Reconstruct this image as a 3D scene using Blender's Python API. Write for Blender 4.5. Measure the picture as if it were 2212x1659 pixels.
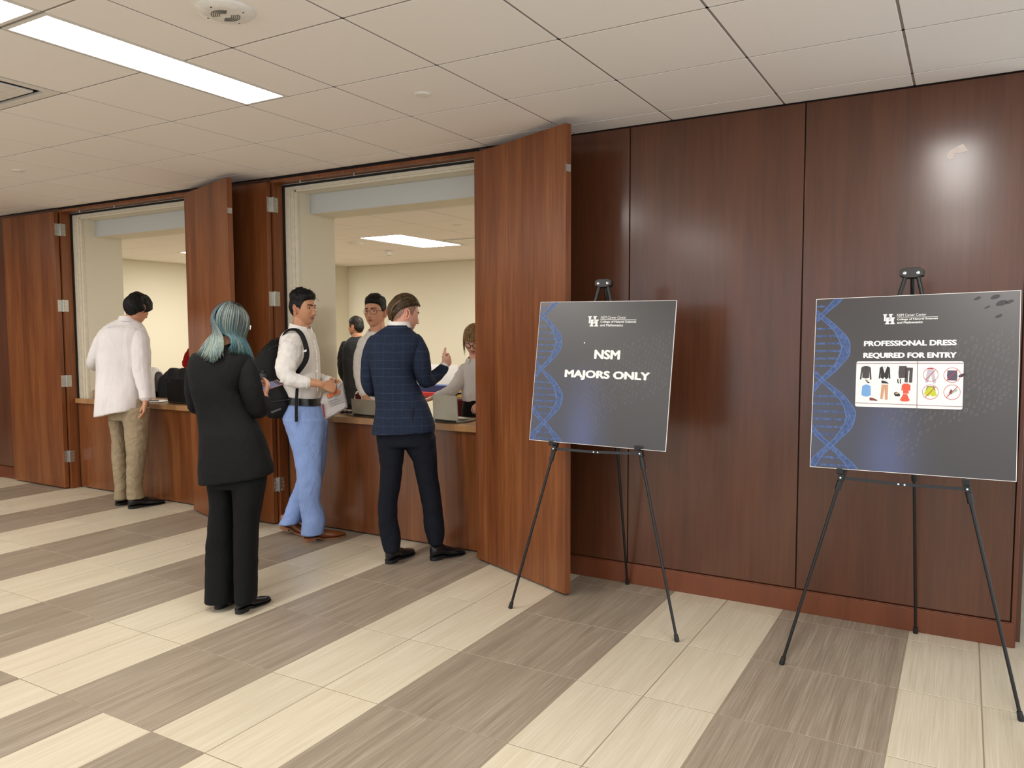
import bpy, bmesh, math, random
import numpy as np
from mathutils import Vector, Matrix

for _o in list(bpy.data.objects):
    bpy.data.objects.remove(_o)
SC = bpy.context.scene
COL = SC.collection
random.seed(7)
RNG = np.random.RandomState(11)

# ---------------------------------------------------------------- camera
F_PX = 1684.23
CAM = np.array((3.552, -4.347, 1.522))
CEIL = 2.702
_yaw, _pit, _rol = 0.52557, -0.06842, -0.00335


def _axes():
    cy, sy = math.cos(_yaw), math.sin(_yaw)
    cp, sp = math.cos(_pit), math.sin(_pit)
    f = np.array((-sy * cp, cy * cp, sp))
    r = np.array((cy, sy, 0.0))
    u = np.cross(r, f)
    cr, sr = math.cos(_rol), math.sin(_rol)
    return r * cr + u * sr, -r * sr + u * cr, f


VR, VU, VF = _axes()
cam_d = bpy.data.cameras.new('camera')
cam_d.sensor_width = 36.0
cam_d.lens = F_PX / 2212.0 * 36.0
cam_d.clip_start = 0.05
cam_o = bpy.data.objects.new('camera', cam_d)
COL.objects.link(cam_o)
cam_o.matrix_world = Matrix(((VR[0], VU[0], -VF[0], CAM[0]), (VR[1], VU[1], -VF[1], CAM[1]),
                             (VR[2], VU[2], -VF[2], CAM[2]), (0, 0, 0, 1)))
SC.camera = cam_o

# ---------------------------------------------------------------- world, exposure
W = bpy.data.worlds.new('world')
SC.world = W
W.use_nodes = True
_bg = W.node_tree.nodes['Background']
_bg.inputs[0].default_value = (0.90, 0.95, 1.0, 1)     # even fill standing in for daylight; unseen lobby side left open for it
_bg.inputs[1].default_value = 1.35
SC.view_settings.view_transform = 'Standard'
SC.view_settings.look = 'None'
SC.view_settings.gamma = 1.0
SC.view_settings.use_curve_mapping = False
SC.view_settings.exposure = 0.10
SC.cycles.max_bounces = 5
SC.cycles.diffuse_bounces = 4
SC.cycles.glossy_bounces = 3
SC.cycles.transmission_bounces = 4
SC.cycles.caustics_reflective = False
SC.cycles.caustics_refractive = False
LIGHT_HALL = 25.0
LIGHT_ROOM = 31.0


# ---------------------------------------------------------------- geometry helpers
def ray(px, py):
    return VF + VR * ((px - 1106.0) / F_PX) + VU * ((829.5 - py) / F_PX)


def on(px, py, **k):
    d = ray(px, py)
    (a, v), = k.items()
    i = 'xyz'.index(a)
    return CAM + d * ((v - CAM[i]) / d[i])


def at_depth(px, py, dep):
    return CAM + ray(px, py) * dep


def depth_of(P):
    return float((np.array(P, float) - CAM) @ VF)


def project(P):
    d = np.array(P, float) - CAM
    z = d @ VF
    return 1106 + F_PX * (d @ VR) / z, 829.5 - F_PX * (d @ VU) / z


HR = np.array((math.cos(_yaw), math.sin(_yaw), 0.0))     # horizontal axes seen from the hall
HF = np.array((-math.sin(_yaw), math.cos(_yaw), 0.0))
UP = np.array((0, 0, 1.0))


def nrm(v):
    v = np.array(v, float)
    return v / (np.linalg.norm(v) + 1e-12)


class MB:
    """collects faces, builds one mesh object"""

    def __init__(self):
        self.v, self.f, self.m, self.uv = [], [], [], None

    def add(self, verts, faces, mi=0):
        o = len(self.v)
        self.v += [tuple(float(c) for c in p) for p in verts]
        self.f += [tuple(o + i for i in f) for f in faces]
        self.m += [mi] * len(faces)
        return self

    def box(self, a, b, mi=0):
        (x0, y0, z0), (x1, y1, z1) = a, b
        x0, x1 = min(x0, x1), max(x0, x1)
        y0, y1 = min(y0, y1), max(y0, y1)
        z0, z1 = min(z0, z1), max(z0, z1)
        return self.add([(x0, y0, z0), (x1, y0, z0), (x1, y1, z0), (x0, y1, z0), (x0, y0, z1), (x1, y0, z1), (x1, y1, z1), (x0, y1, z1)],
                        [(0, 3, 2, 1), (4, 5, 6, 7), (0, 1, 5, 4), (1, 2, 6, 5), (2, 3, 7, 6), (3, 0, 4, 7)], mi)

    def obox(self, c, ax, ay, az, mi=0):
        """oriented box: centre and three half-axis vectors"""
        c, ax, ay, az = (np.array(q, float) for q in (c, ax, ay, az))
        vs = [c + sx * ax + sy * ay + sz * az for sz in (-1, 1) for sy in (-1, 1) for sx in (-1, 1)]
        return self.add(vs, [(0, 2, 3, 1), (4, 5, 7, 6), (0, 1, 5, 4), (1, 3, 7, 5), (3, 2, 6, 7), (2, 0, 4, 6)], mi)

    def rings(self, rings, cap=True, mi=0, closed=True):
        n = len(rings[0])
        vs = [p for r in rings for p in r]
        fs = []
        for i in range(len(rings) - 1):
            for j in range(n if closed else n - 1):
                k = (j + 1) % n
                fs.append((i * n + j, i * n + k, (i + 1) * n + k, (i + 1) * n + j))
        if cap and closed:
            fs.append(tuple(range(n - 1, -1, -1)))
            fs.append(tuple(range((len(rings) - 1) * n, len(rings) * n)))
        return self.add(vs, fs, mi)

    def tube(self, pts, rad, n=10, mi=0, cap=True, flat=1.0, ref=None, rnd=False):
        """round tube along points; rad scalar or list; flat squeezes the second axis"""
        pts = [np.array(p, float) for p in pts]
        if np.isscalar(rad):
            rad = [rad] * len(pts)
        rad = list(rad)
        if rnd:   # rounded ends
            d0 = nrm(pts[0] - pts[1]); d1 = nrm(pts[-1] - pts[-2])
            a, b = rad[0], rad[-1]
            pts = [pts[0] + d0 * a * .85, pts[0] + d0 * a * .55] + pts + [pts[-1] + d1 * b * .55, pts[-1] + d1 * b * .85]
            rad = [a * .35, a * .8] + rad + [b * .8, b * .35]
        ref = np.array(ref if ref is not None else (0.13, 0.21, 1.0), float)
        rs = []
        u = None
        for i, p in enumerate(pts):
            t = nrm(pts[min(i + 1, len(pts) - 1)] - pts[max(i - 1, 0)])
            if u is None:
                u = ref - t * (ref @ t)
                if np.linalg.norm(u) < 1e-3:
                    u = np.array((1, 0, 0.)) - t * t[0]
            else:
                u = u - t * (u @ t)
            u = nrm(u)
            w = np.cross(t, u)
            r = rad[i]
            rs.append([p + r * (math.cos(a) * u + flat * math.sin(a) * w) for a in np.linspace(0, 2 * math.pi, n, endpoint=False)])
        return self.rings(rs, cap, mi)

    def lathe(self, c, prof, n=24, mi=0, axis=(0, 0, 1)):
        """prof: list of (radius, height) along axis"""
        ax = nrm(axis)
        u = nrm(np.cross(ax, (0.3, 1, 0.2)) if abs(ax[1]) < .9 else np.cross(ax, (1, 0, 0)))
        w = np.cross(ax, u)
        c = np.array(c, float)
        rs = [[c + ax * h + max(r, 1e-4) * (math.cos(a) * u + math.sin(a) * w) for a in np.linspace(0, 2 * math.pi, n, endpoint=False)] for r, h in prof]
        return self.rings(rs, True, mi)

    def prism(self, poly, off, mi=0):
        """poly: 3d polygon, off: extrusion vector"""
        off = np.array(off, float)
        n = len(poly)
        a = [np.array(p, float) for p in poly]
        vs = a + [p + off for p in a]
        fs = [tuple(range(n - 1, -1, -1)), tuple(range(n, 2 * n))] + [(i, (i + 1) % n, n + (i + 1) % n, n + i) for i in range(n)]
        return self.add(vs, fs, mi)

    def join(self, me, mat=None, mi=0):
        vs = [tuple(v.co) for v in me.vertices]
        return self.add(vs, [tuple(p.vertices) for p in me.polygons], mi)

    def mesh(self, name, fix=True):
        me = bpy.data.meshes.new(name)
        me.from_pydata(self.v, [], self.f)
        if fix:
            bm = bmesh.new(); bm.from_mesh(me)
            bmesh.ops.recalc_face_normals(bm, faces=bm.faces)
            bm.to_mesh(me); bm.free()
        for p, m in zip(me.polygons, self.m):
            p.material_index = m
        return me

    def build(self, name, mats, parent=None, smooth=False, loc=None, bevel=0, fix=True, local=False):
        if not isinstance(mats, (list, tuple)):
            mats = [mats]
        base = np.array((0, 0, 0.))
        if loc is not None:
            base = np.array(loc, float)
        elif parent is not None and not local:
            base = np.array(wloc(parent))
        if np.any(base) and not local:
            self.v = [tuple(np.array(p) - base) for p in self.v]
        me = self.mesh(name, fix)
        for m in mats:
            me.materials.append(m)
        o = bpy.data.objects.new(name, me)
        COL.objects.link(o)
        if parent is not None:
            o.parent = parent
        if loc is not None and parent is None:
            o.location = base
        if smooth:
            shade(me, smooth if isinstance(smooth, (int, float)) and smooth is not True else 40)
        if bevel:
            bv = o.modifiers.new('bevel', 'BEVEL')
            bv.width = bevel; bv.segments = 2; bv.limit_method = 'ANGLE'; bv.angle_limit = math.radians(50)
        return o


def wloc(o):
    l = np.array(o.location)
    while o.parent is not None:
        o = o.parent
        l = l + np.array(o.location)
    return l


def shade(me, ang=40):
    me.polygons.foreach_set('use_smooth', [True] * len(me.polygons))
    me.update()
    if ang < 170:
        try:
            me.set_sharp_from_angle(angle=math.radians(ang))
        except Exception:
            pass


def tag(o, label=None, cat=None, group=None, kind=None):
    if label: o['label'] = label
    if cat: o['category'] = cat
    if group: o['group'] = group
    if kind: o['kind'] = kind
    return o


def thing(name, loc, label, cat, group=None, kind=None):
    o = bpy.data.objects.new(name, None)
    o.empty_display_size = 0.1
    COL.objects.link(o)
    o.location = loc
    return tag(o, label, cat, group, kind)


# ---------------------------------------------------------------- materials
def srgb(r, g, b):
    def c(x):
        x /= 255.0
        return x / 12.92 if x <= 0.04045 else ((x + 0.055) / 1.055) ** 2.4
    return (c(r), c(g), c(b), 1.0)


class NT:
    def __init__(self, name):
        self.m = bpy.data.materials.new(name)
        self.m.use_nodes = True
        self.t = self.m.node_tree
        self.b = self.t.nodes['Principled BSDF']
        self.out = self.t.nodes['Material Output']

    def n(self, typ, **k):
        nd = self.t.nodes.new(typ)
        for a, v in k.items():
            if a.startswith('i_'):
                nd.inputs[a[2:].replace('_', ' ')].default_value = v
            else:
                setattr(nd, a, v)
        return nd

    def l(self, a, b):
        self.t.links.new(a, b)

    def coords(self, kind='Object', scale=(1, 1, 1), rnd=0.0):
        tc = self.n('ShaderNodeTexCoord')
        mp = self.n('ShaderNodeMapping')
        mp.inputs['Scale'].default_value = scale
        self.l(tc.outputs[kind], mp.inputs['Vector'])
        if rnd:
            oi = self.n('ShaderNodeObjectInfo')
            ml = self.n('ShaderNodeMath', operation='MULTIPLY')
            ml.inputs[1].default_value = rnd
            self.l(oi.outputs['Random'], ml.inputs[0])
            cb = self.n('ShaderNodeCombineXYZ')
            for i in range(3):
                self.l(ml.outputs[0], cb.inputs[i])
            self.l(cb.outputs[0], mp.inputs['Location'])
        return mp.outputs[0]

    def noise(self, vec, scale=5, detail=3, rough=0.5):
        nz = self.n('ShaderNodeTexNoise')
        nz.inputs['Scale'].default_value = scale
        nz.inputs['Detail'].default_value = detail
        nz.inputs['Roughness'].default_value = rough
        self.l(vec, nz.inputs['Vector'])
        return nz.outputs['Fac']

    def ramp(self, fac, stops):
        r = self.n('ShaderNodeValToRGB')
        e = r.color_ramp.elements
        while len(e) < len(stops):
            e.new(0.5)
        for el, (p, c) in zip(e, stops):
            el.position = p
            el.color = c
        self.l(fac, r.inputs[0])
        return r.outputs[0]

    def mix(self, fac, a, b, blend='MIX'):
        mx = self.n('ShaderNodeMix', data_type='RGBA', blend_type=blend)
        for s, q in ((0, fac), (6, a), (7, b)):
            if hasattr(q, 'links'):
                self.l(q, mx.inputs[s])
            else:
                mx.inputs[s].default_value = q
        return mx.outputs[2]

    def bump(self, fac, strength=0.2, dist=0.01):
        bp = self.n('ShaderNodeBump')
        bp.inputs['Strength'].default_value = strength
        bp.inputs['Distance'].default_value = dist
        self.l(fac, bp.inputs['Height'])
        self.l(bp.outputs[0], self.b.inputs['Normal'])

    def base(self, c):
        if hasattr(c, 'links'):
            self.l(c, self.b.inputs['Base Color'])
        else:
            self.b.inputs['Base Color'].default_value = c

    def set(self, rough=None, metal=None, spec=None, coat=None, coat_rough=None, sheen=None, trans=None, ior=None, alpha=None, sss=None):
        for nm, v in (('Roughness', rough), ('Metallic', metal), ('Specular IOR Level', spec), ('Coat Weight', coat), ('Coat Roughness', coat_rough),
                      ('Sheen Weight', sheen), ('Transmission Weight', trans), ('IOR', ior), ('Alpha', alpha), ('Subsurface Weight', sss)):
            if v is not None:
                self.b.inputs[nm].default_value = v
        return self


def plain(name, col, rough=0.5, metal=0.0, var=0.06, scale=30, bump=0.0, **k):
    """one colour with slight tonal variation and optional fine relief"""
    t = NT(name)
    v = t.coords('Object')
    nz = t.noise(v, scale, 3)
    lo = tuple(c * (1 - var) for c in col[:3]) + (1,)
    hi = tuple(min(1, c * (1 + var)) for c in col[:3]) + (1,)
    t.base(t.ramp(nz, [(0.3, lo), (0.7, hi)]))
    t.set(rough=rough, metal=metal, **k)
    if bump:
        t.bump(nz, bump, 0.002)
    return t.m


def emit(name, col, s, front=False):
    t = NT(name)
    t.base((0.04, 0.04, 0.04, 1))
    t.b.inputs['Emission Color'].default_value = col
    t.b.inputs['Emission Strength'].default_value = s
    try:
        t.m.cycles.emission_sampling = 'FRONT' if front else 'AUTO'
    except Exception:
        pass
    return t.m


def wood(name, dark, mid, light, strips=0.13, rough=0.3, coat=0.3, along='x', strip_amt=0.5, grain=1.0, spec=0.5, coat_rough=None):
    """veneer: grain runs up z, strips of slightly different tone side by side"""
    t = NT(name)
    tc = t.n('ShaderNodeTexCoord')
    sep = t.n('ShaderNodeSeparateXYZ')
    t.l(tc.outputs['Object'], sep.inputs[0])
    ax = sep.outputs['X']
    # strips
    dv = t.n('ShaderNodeMath', operation='DIVIDE'); dv.inputs[1].default_value = strips
    t.l(ax, dv.inputs[0])
    # wobble of the strip widths
    fl = t.n('ShaderNodeMath', operation='FLOOR'); t.l(dv.outputs[0], fl.inputs[0])
    wn = t.n('ShaderNodeTexWhiteNoise', noise_dimensions='1D'); t.l(fl.outputs[0], wn.inputs['W'])
    v1 = t.coords('Object', (1, 1, 0.045), 7.0)
    g1 = t.noise(v1, 42, 5, 0.6)
    v2 = t.coords('Object', (1, 1, 0.02), 3.0)
    g2 = t.noise(v2, 150, 4, 0.6)
    v3 = t.coords('Object', (1, 1, 0.12), 5.0)
    g3 = t.noise(v3, 9, 3, 0.5)
    a = t.n('ShaderNodeMath', operation='MULTIPLY_ADD'); t.l(wn.outputs['Value'], a.inputs[0]); a.inputs[1].default_value = strip_amt; a.inputs[2].default_value = 0.5 - strip_amt / 2
    b = t.n('ShaderNodeMath', operation='MULTIPLY_ADD'); t.l(g1, b.inputs[0]); b.inputs[1].default_value = 0.55 * grain; b.inputs[2].default_value = -0.275 * grain
    c = t.n('ShaderNodeMath', operation='MULTIPLY_ADD'); t.l(g2, c.inputs[0]); c.inputs[1].default_value = 0.35 * grain; c.inputs[2].default_value = -0.175 * grain
    d = t.n('ShaderNodeMath', operation='MULTIPLY_ADD'); t.l(g3, d.inputs[0]); d.inputs[1].default_value = 0.7; d.inputs[2].default_value = -0.35
    s = None
    for q in (a, b, c, d):
        if s is None:
            s = q.outputs[0]
        else:
            ad = t.n('ShaderNodeMath', operation='ADD'); t.l(s, ad.inputs[0]); t.l(q.outputs[0], ad.inputs[1]); s = ad.outputs[0]
    col = t.ramp(s, [(0.12, dark), (0.5, mid), (0.9, light)])
    t.base(col)
    t.set(rough=rough, coat=coat, coat_rough=coat_rough or max(.12, rough - .12), spec=spec)
    t.bump(g2, 0.05, 0.001)
    return t.m


M = {}
M['door'] = wood('cherry veneer', srgb(86, 45, 20), srgb(119, 67, 34), srgb(147, 92, 52), 0.125, 0.36, 0.12, strip_amt=0.16, grain=1.25, spec=.4)
M['panel'] = wood('mahogany panel', srgb(69, 36, 19), srgb(88, 49, 28), srgb(107, 62, 37), 0.6, 0.42, 0.75, strip_amt=0.08, grain=1.0, coat_rough=.175, spec=.3)
M['base'] = wood('baseboard wood', srgb(86, 42, 22), srgb(106, 55, 30), srgb(124, 67, 39), 0.9, 0.36, 0.15, strip_amt=0.15, grain=0.6)
M['counter'] = wood('counter veneer', srgb(88, 47, 22), srgb(119, 69, 36), srgb(148, 95, 56), 0.15, 0.28, 0.35, strip_amt=0.22, grain=1.15)


def streak(name, a, b, c, rough):
    t = NT(name)
    v = t.coords('Object', (1, 0.012, 1), 9.0)
    g = t.noise(v, 210, 5, 0.7)
    v2 = t.coords('Object', (1, 0.05, 1), 4.0)
    g2 = t.noise(v2, 22, 3, 0.5)
    ad = t.n('ShaderNodeMath', operation='MULTIPLY_ADD'); t.l(g2, ad.inputs[0]); ad.inputs[1].default_value = 0.45; t.l(g, ad.inputs[2])
    col = t.ramp(ad.outputs[0], [(0.45, a), (0.72, b), (0.98, c)])
    oi = t.n('ShaderNodeObjectInfo')
    hs = t.n('ShaderNodeHueSaturation')
    mr = t.n('ShaderNodeMapRange'); t.l(oi.outputs['Random'], mr.inputs[0]); mr.inputs[3].default_value = 0.96; mr.inputs[4].default_value = 1.04
    t.l(mr.outputs[0], hs.inputs['Value']); t.l(col, hs.inputs['Color'])
    t.base(hs.outputs[0])
    t.set(rough=rough, spec=0.4)
    t.bump(g, 0.08, 0.001)
    return t.m


M['tile_light'] = streak('cream tile', srgb(186, 174, 150), srgb(202, 191, 168), srgb(216, 206, 186), 0.34)
M['tile_dark'] = streak('taupe tile', srgb(122, 109, 93), srgb(146, 133, 116), srgb(174, 162, 144), 0.36)
M['grout'] = plain('grout', srgb(142, 128, 108), 0.9)
M['ceil'] = plain('ceiling tile', srgb(240, 235, 231), 0.95, var=0.03, scale=260, bump=0.35)
M['tbar'] = plain('ceiling bar', srgb(140, 132, 125), 0.6)  # grey darkened so the bars carry the shadow line of the reveals
M['white_metal'] = plain('white painted metal', srgb(225, 222, 216), 0.45)
M['cream'] = plain('cream paint', srgb(222, 216, 197), 0.75, var=0.03, scale=220, bump=0.12)
M['header'] = plain('daylight tinted header', srgb(190, 192, 190), 0.75, var=0.03, scale=220, bump=0.12)  # cool daylight on the header face is put into this colour
M['trim'] = plain('cream frame paint', srgb(214, 206, 186), 0.5)
M['steel'] = plain('brushed steel', srgb(190, 188, 182), 0.33, 0.9, 0.08, 60)
M['dark_rubber'] = plain('black seal', srgb(14, 12, 12), 0.7)
M['black_plastic'] = plain('black plastic', srgb(20, 20, 21), 0.42)
M['black_metal'] = plain('black powder coat', srgb(16, 16, 18), 0.35)
M['oak'] = wood('counter top oak', srgb(140, 100, 62), srgb(168, 126, 84), srgb(188, 148, 106), 5.0, 0.3, 0.3, strip_amt=0.1, grain=0.7)
M['greenwall'] = plain('grey green paint', srgb(120, 124, 108), 0.7)
M['bolt'] = plain('nickel bolt', srgb(225, 225, 222), 0.25, 0.9)
# ================================================================ the setting
GX, GY, GS = 0.8686, -2.0379, 0.6085          # ceiling grid
FX, FY0, FB = 0.3048, -2.5496, 0.6015         # floor tiles

# ---- floor with its tiles
fl = MB().box((-9.2, -9.0, -0.06), (5.6, 0.62, -0.0010)).box((3.83, 0.62, -0.06), (5.6, 2.3, -0.0010)).build('floor', M['grout'])
tag(fl, 'tiled lobby floor in cream and taupe stripes', 'floor', kind='structure')


def tile_light(u, v):
    if v >= 0:
        return (u + 1) % 4 in (0, 1)
    if v == -1 and u < 5:
        return u % 2 == 0
    return (u + 1) % 4 in (0, 1) if u >= 5 else (u + 3) % 4 in (0, 1)


GAP = 0.0046
tm = {}
for nm in ('tile_light', 'tile_dark'):
    a, b, e = FX / 2 - GAP / 2, FB / 2 - GAP / 2, 0.0012
    b_ = MB()
    z0, z1 = -0.0105, 0.0
    vs = [(-a, -b, z0), (a, -b, z0), (a, b, z0), (-a, b, z0), (-a, -b, z1 - e), (a, -b, z1 - e), (a, b, z1 - e), (-a, b, z1 - e),
          (-a + e, -b + e, z1), (a - e, -b + e, z1), (a - e, b - e, z1), (-a + e, b - e, z1)]
    fs = [(8, 9, 10, 11)] + [(i, (i + 1) % 4, 4 + (i + 1) % 4, 4 + i) for i in range(4)] + [(4 + i, 4 + (i + 1) % 4, 8 + (i + 1) % 4, 8 + i) for i in range(4)]
    b_.add(vs, fs)
    tm[nm] = b_.mesh('tile')
    tm[nm].materials.append(M[nm])
cand, far = [], []
for u in range(-30, 18):
    for v in range(-10, 9):
        x0, y0 = u * FX, FY0 + v * FB
        if x0 > 5.3 or x0 + FX > 5.6 or y0 < -8.9:
            continue
        if y0 > 0.05 and x0 + FX < 3.9:
            continue
        if y0 + FB > 2.3:
            continue
        q = [(x0 + a, y0 + b, 0) for a in (0, FX) for b in (0, FB)]
        vis = False
        if all(depth_of(p) > 0.3 for p in q):
            pr = [project(p) for p in q]
            xs, ys = [p[0] for p in pr], [p[1] for p in pr]
            vis = max(xs) > 0 and min(xs) < 2212 and max(ys) > 0 and min(ys) < 1659
        (cand if vis else far).append((u, v, depth_of((x0, y0, 0))))
cand.sort(key=lambda c: c[2])
far += cand[300:]
for u, v, _ in cand[:300]:
    o = bpy.data.objects.new('tile', tm['tile_light' if tile_light(u, v) else 'tile_dark'])
    COL.objects.link(o)
    o.parent = fl
    o.location = (u * FX + FX / 2, FY0 + v * FB + FB / 2, 0)
fb = MB()
for u, v, _ in far:
    x0, y0 = u * FX, FY0 + v * FB
    fb.box((x0 + GAP / 2, y0 + GAP / 2, -0.0105), (x0 + FX - GAP / 2, y0 + FB - GAP / 2, 0), 0 if tile_light(u, v) else 1)
o = fb.build('tile_field', [M['tile_light'], M['tile_dark']], fl, fix=False)
o['kind'] = 'stuff'

# ---- ceiling: backing, bars, tiles, lights
ce = MB().box((-9.2, -9.0, CEIL + 0.03), (5.6, 0.10, CEIL + 0.10)).box((3.83, 0.10, CEIL + 0.03), (5.6, 2.3, CEIL + 0.10)).build('ceiling', M['tbar'])
tag(ce, 'white suspended tile ceiling over the lobby', 'ceiling', kind='structure')
gb = MB()
BW = 0.0075
i0, i1, j0, j1 = -16, 7, -11, 4
for i in range(i0, i1 + 1):
    xx = GX + i * GS
    gb.box((xx - BW, -9.0, CEIL + 0.0025), (xx + BW, 0.0, CEIL + 0.03))
for j in range(j0, j1):
    yy = GY + j * GS
    gb.box((-9.2, yy - BW, CEIL + 0.0025), (5.6, yy + BW, CEIL + 0.03))
gb.box((-9.2, -0.018, CEIL + 0.0025), (3.83, -0.001, CEIL + 0.03))
gb.build('ceiling_grid', M['tbar'], ce, fix=False)
# fixtures: pairs of one-by-four troffers every five tiles
LX = [(-1 + 5 * k) for k in (-2, -1, 0, 1)]
SPOT = {}
for li in LX:
    for j in (-9, -7, -3, -1):
        for jj in (j, j + 1):
            SPOT[(li, jj)] = 'light'
SPOT[(-3, -1)] = 'vent'
half = {}


def ctile(w, d):
    k = (round(w, 3), round(d, 3))
    if k not in half:
        a, b, e = w / 2, d / 2, 0.0015
        z0, z1 = CEIL + 0.02, CEIL
        bb = MB().add([(-a, -b, 0.02), (a, -b, 0.02), (a, b, 0.02), (-a, b, 0.02), (-a, -b, e), (a, -b, e), (a, b, e), (-a, b, e),
                       (-a + e, -b + e, 0), (a - e, -b + e, 0), (a - e, b - e, 0), (-a + e, b - e, 0)],
                      [(11, 10, 9, 8)] + [(i, 4 + i, 4 + (i + 1) % 4, (i + 1) % 4) for i in range(4)] + [(4 + i, 8 + i, 8 + (i + 1) % 4, 4 + (i + 1) % 4) for i in range(4)])
        half[k] = bb.mesh('ceiling_tile')
        half[k].materials.append(M['ceil'])
    return half[k]


def in_view(x0, y0, x1, y1, z):
    q = [(x, y, z) for x in (x0, x1) for y in (y0, y1)]
    if not all(depth_of(p) > 0.2 for p in q):
        return False
    pr = [project(p) for p in q]
    xs, ys = [p[0] for p in pr], [p[1] for p in pr]
    return max(xs) > 0 and min(xs) < 2212 and max(ys) > 0 and min(ys) < 1659


hidden = MB()
RV = 0.0105
for i in range(i0, i1):
    for j in range(j0, 4):
        x0, x1 = GX + i * GS, GX + (i + 1) * GS
        y0, y1 = GY + j * GS, GY + (j + 1) * GS
        if y1 > 0:
            y1 = -0.01
        sp = SPOT.get((i, j))
        if sp == 'vent':
            continue
        if sp == 'light':
            x0 = x0 + GS / 2
        cx, cy, w, d = (x0 + x1) / 2, (y0 + y1) / 2, x1 - x0 - RV, y1 - y0 - RV
        if in_view(x0, y0, x1, y1, CEIL):
            o = bpy.data.objects.new('ceiling_tile', ctile(w, d))
            COL.objects.link(o); o.parent = ce
            o.location = (cx, cy, CEIL)
        else:
            hidden.box((cx - w / 2, cy - d / 2, CEIL), (cx + w / 2, cy + d / 2, CEIL + 0.02))
o = hidden.build('ceiling_tile_field', M['ceil'], ce, fix=False)
o['kind'] = 'stuff'
M['lamp'] = emit('hall diffuser', (1.0, 0.967, 0.925, 1), LIGHT_HALL, True)
names = {(-1, -1): 'long lit ceiling light panel nearest the wooden doors', (-1, -3): 'lit ceiling light panel cut off by the top left corner'}
for li in LX:
    for j in (-9, -7, -3, -1):
        x0, x1 = GX + li * GS + 0.008, GX + (li + 0.5) * GS
        y0, y1 = GY + j * GS + 0.008, GY + (j + 2) * GS - 0.008
        lb = names.get((li, j), 'lit ceiling light panel beyond the picture, in the row over the lobby')
        t = thing('ceiling_light', ((x0 + x1) / 2, (y0 + y1) / 2, CEIL), lb, 'light', None if (li, j) in names else 'lobby ceiling lights outside the view')
        f = MB()
        s = 0.017
        f.box((x0, y0, CEIL - 0.001), (x0 + s, y1, CEIL + 0.03)).box((x1 - s, y0, CEIL - 0.001), (x1, y1, CEIL + 0.03))
        f.box((x0 + s, y0, CEIL - 0.001), (x1 - s, y0 + s, CEIL + 0.03)).box((x0 + s, y1 - s, CEIL - 0.001), (x1 - s, y1, CEIL + 0.03))
        f.build('frame', M['white_metal'], t, fix=False)
        MB().add([(x0 + s, y0 + s, CEIL - .0004), (x0 + s, y1 - s, CEIL - .0004), (x1 - s, y1 - s, CEIL - .0004), (x1 - s, y0 + s, CEIL - .0004)], [(0, 1, 2, 3)]).build('diffuser', M['lamp'], t, fix=False)
# square air vent
x0, y0 = GX - 3 * GS, GY - GS
t = thing('ceiling_vent', (x0 + GS / 2, y0 + GS / 2, CEIL), 'square white air vent in the ceiling at the left edge', 'vent')
f = MB()
for k, (a, b) in enumerate(((0.008, 0.07), (0.10, 0.0))):
    pass
f.box((x0 + .008, y0 + .008, CEIL), (x0 + GS - .008, y0 + .06, CEIL + .012)).box((x0 + .008, y0 + GS - .06, CEIL), (x0 + GS - .008, y0 + GS - .008, CEIL + .012))
f.box((x0 + .008, y0 + .06, CEIL), (x0 + .06, y0 + GS - .06, CEIL + .012)).box((x0 + GS - .06, y0 + .06, CEIL), (x0 + GS - .008, y0 + GS - .06, CEIL + .012))
f.build('frame', M['white_metal'], t, fix=False)
MB().box((x0 + .01, y0 + .01, CEIL + .026), (x0 + GS - .01, y0 + GS - .01, CEIL + .029)).build('plenum', plain('vent dark', srgb(60, 58, 60), .8), t, fix=False)
MB().box((x0 + .095, y0 + .095, CEIL - .004), (x0 + GS - .095, y0 + GS - .095, CEIL + .006)).build('face_plate', M['white_metal'], t, bevel=.004)

# round speaker, sprinkler covers
sp = thing('ceiling_speaker', (1.16, -2.316, CEIL), 'round white ceiling speaker with a ringed grille', 'speaker')
MB().lathe((1.16, -2.316, CEIL), [(0.004, -0.020), (0.070, -0.020), (0.092, -0.017), (0.104, -0.008), (0.106, 0.002)], 40).build('cover', M['white_metal'], sp, smooth=30)
dk = plain('speaker slot', srgb(60, 58, 55), .8)
for rr in (0.022, 0.029, 0.036, 0.043, 0.050):
    g = MB()
    for a0 in (0.35, math.pi + 0.35):
        pts = [(1.16 + rr * math.cos(a), -2.316 + rr * math.sin(a), CEIL - 0.0203) for a in np.linspace(a0, a0 + 2.2, 14)]
        g.tube(pts, 0.0014, 6)
    g.build('grille_slot', dk, sp)
for a in (0.2, 1.77, 3.34, 4.91):
    MB().lathe((1.16 + .078 * math.cos(a), -2.316 + .078 * math.sin(a), CEIL - .0185), [(.003, -.002), (.0035, 0), (.0035, .002)], 10).build('screw', dk, sp)
for (px, py, lb) in ((913, 203, 'round white sprinkler cover plate above the right hand doors'), (40, 368, 'round white sprinkler cover plate at the left edge')):
    c = on(px, py, z=CEIL)
    t = thing('sprinkler_cover', c, lb, 'sprinkler cover', 'ceiling sprinkler covers')
    MB().lathe(c, [(.002, -.009), (.036, -.009), (.041, -.005), (.0415, 0)], 28).build('plate', M['white_metal'], t, smooth=30)

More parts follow.
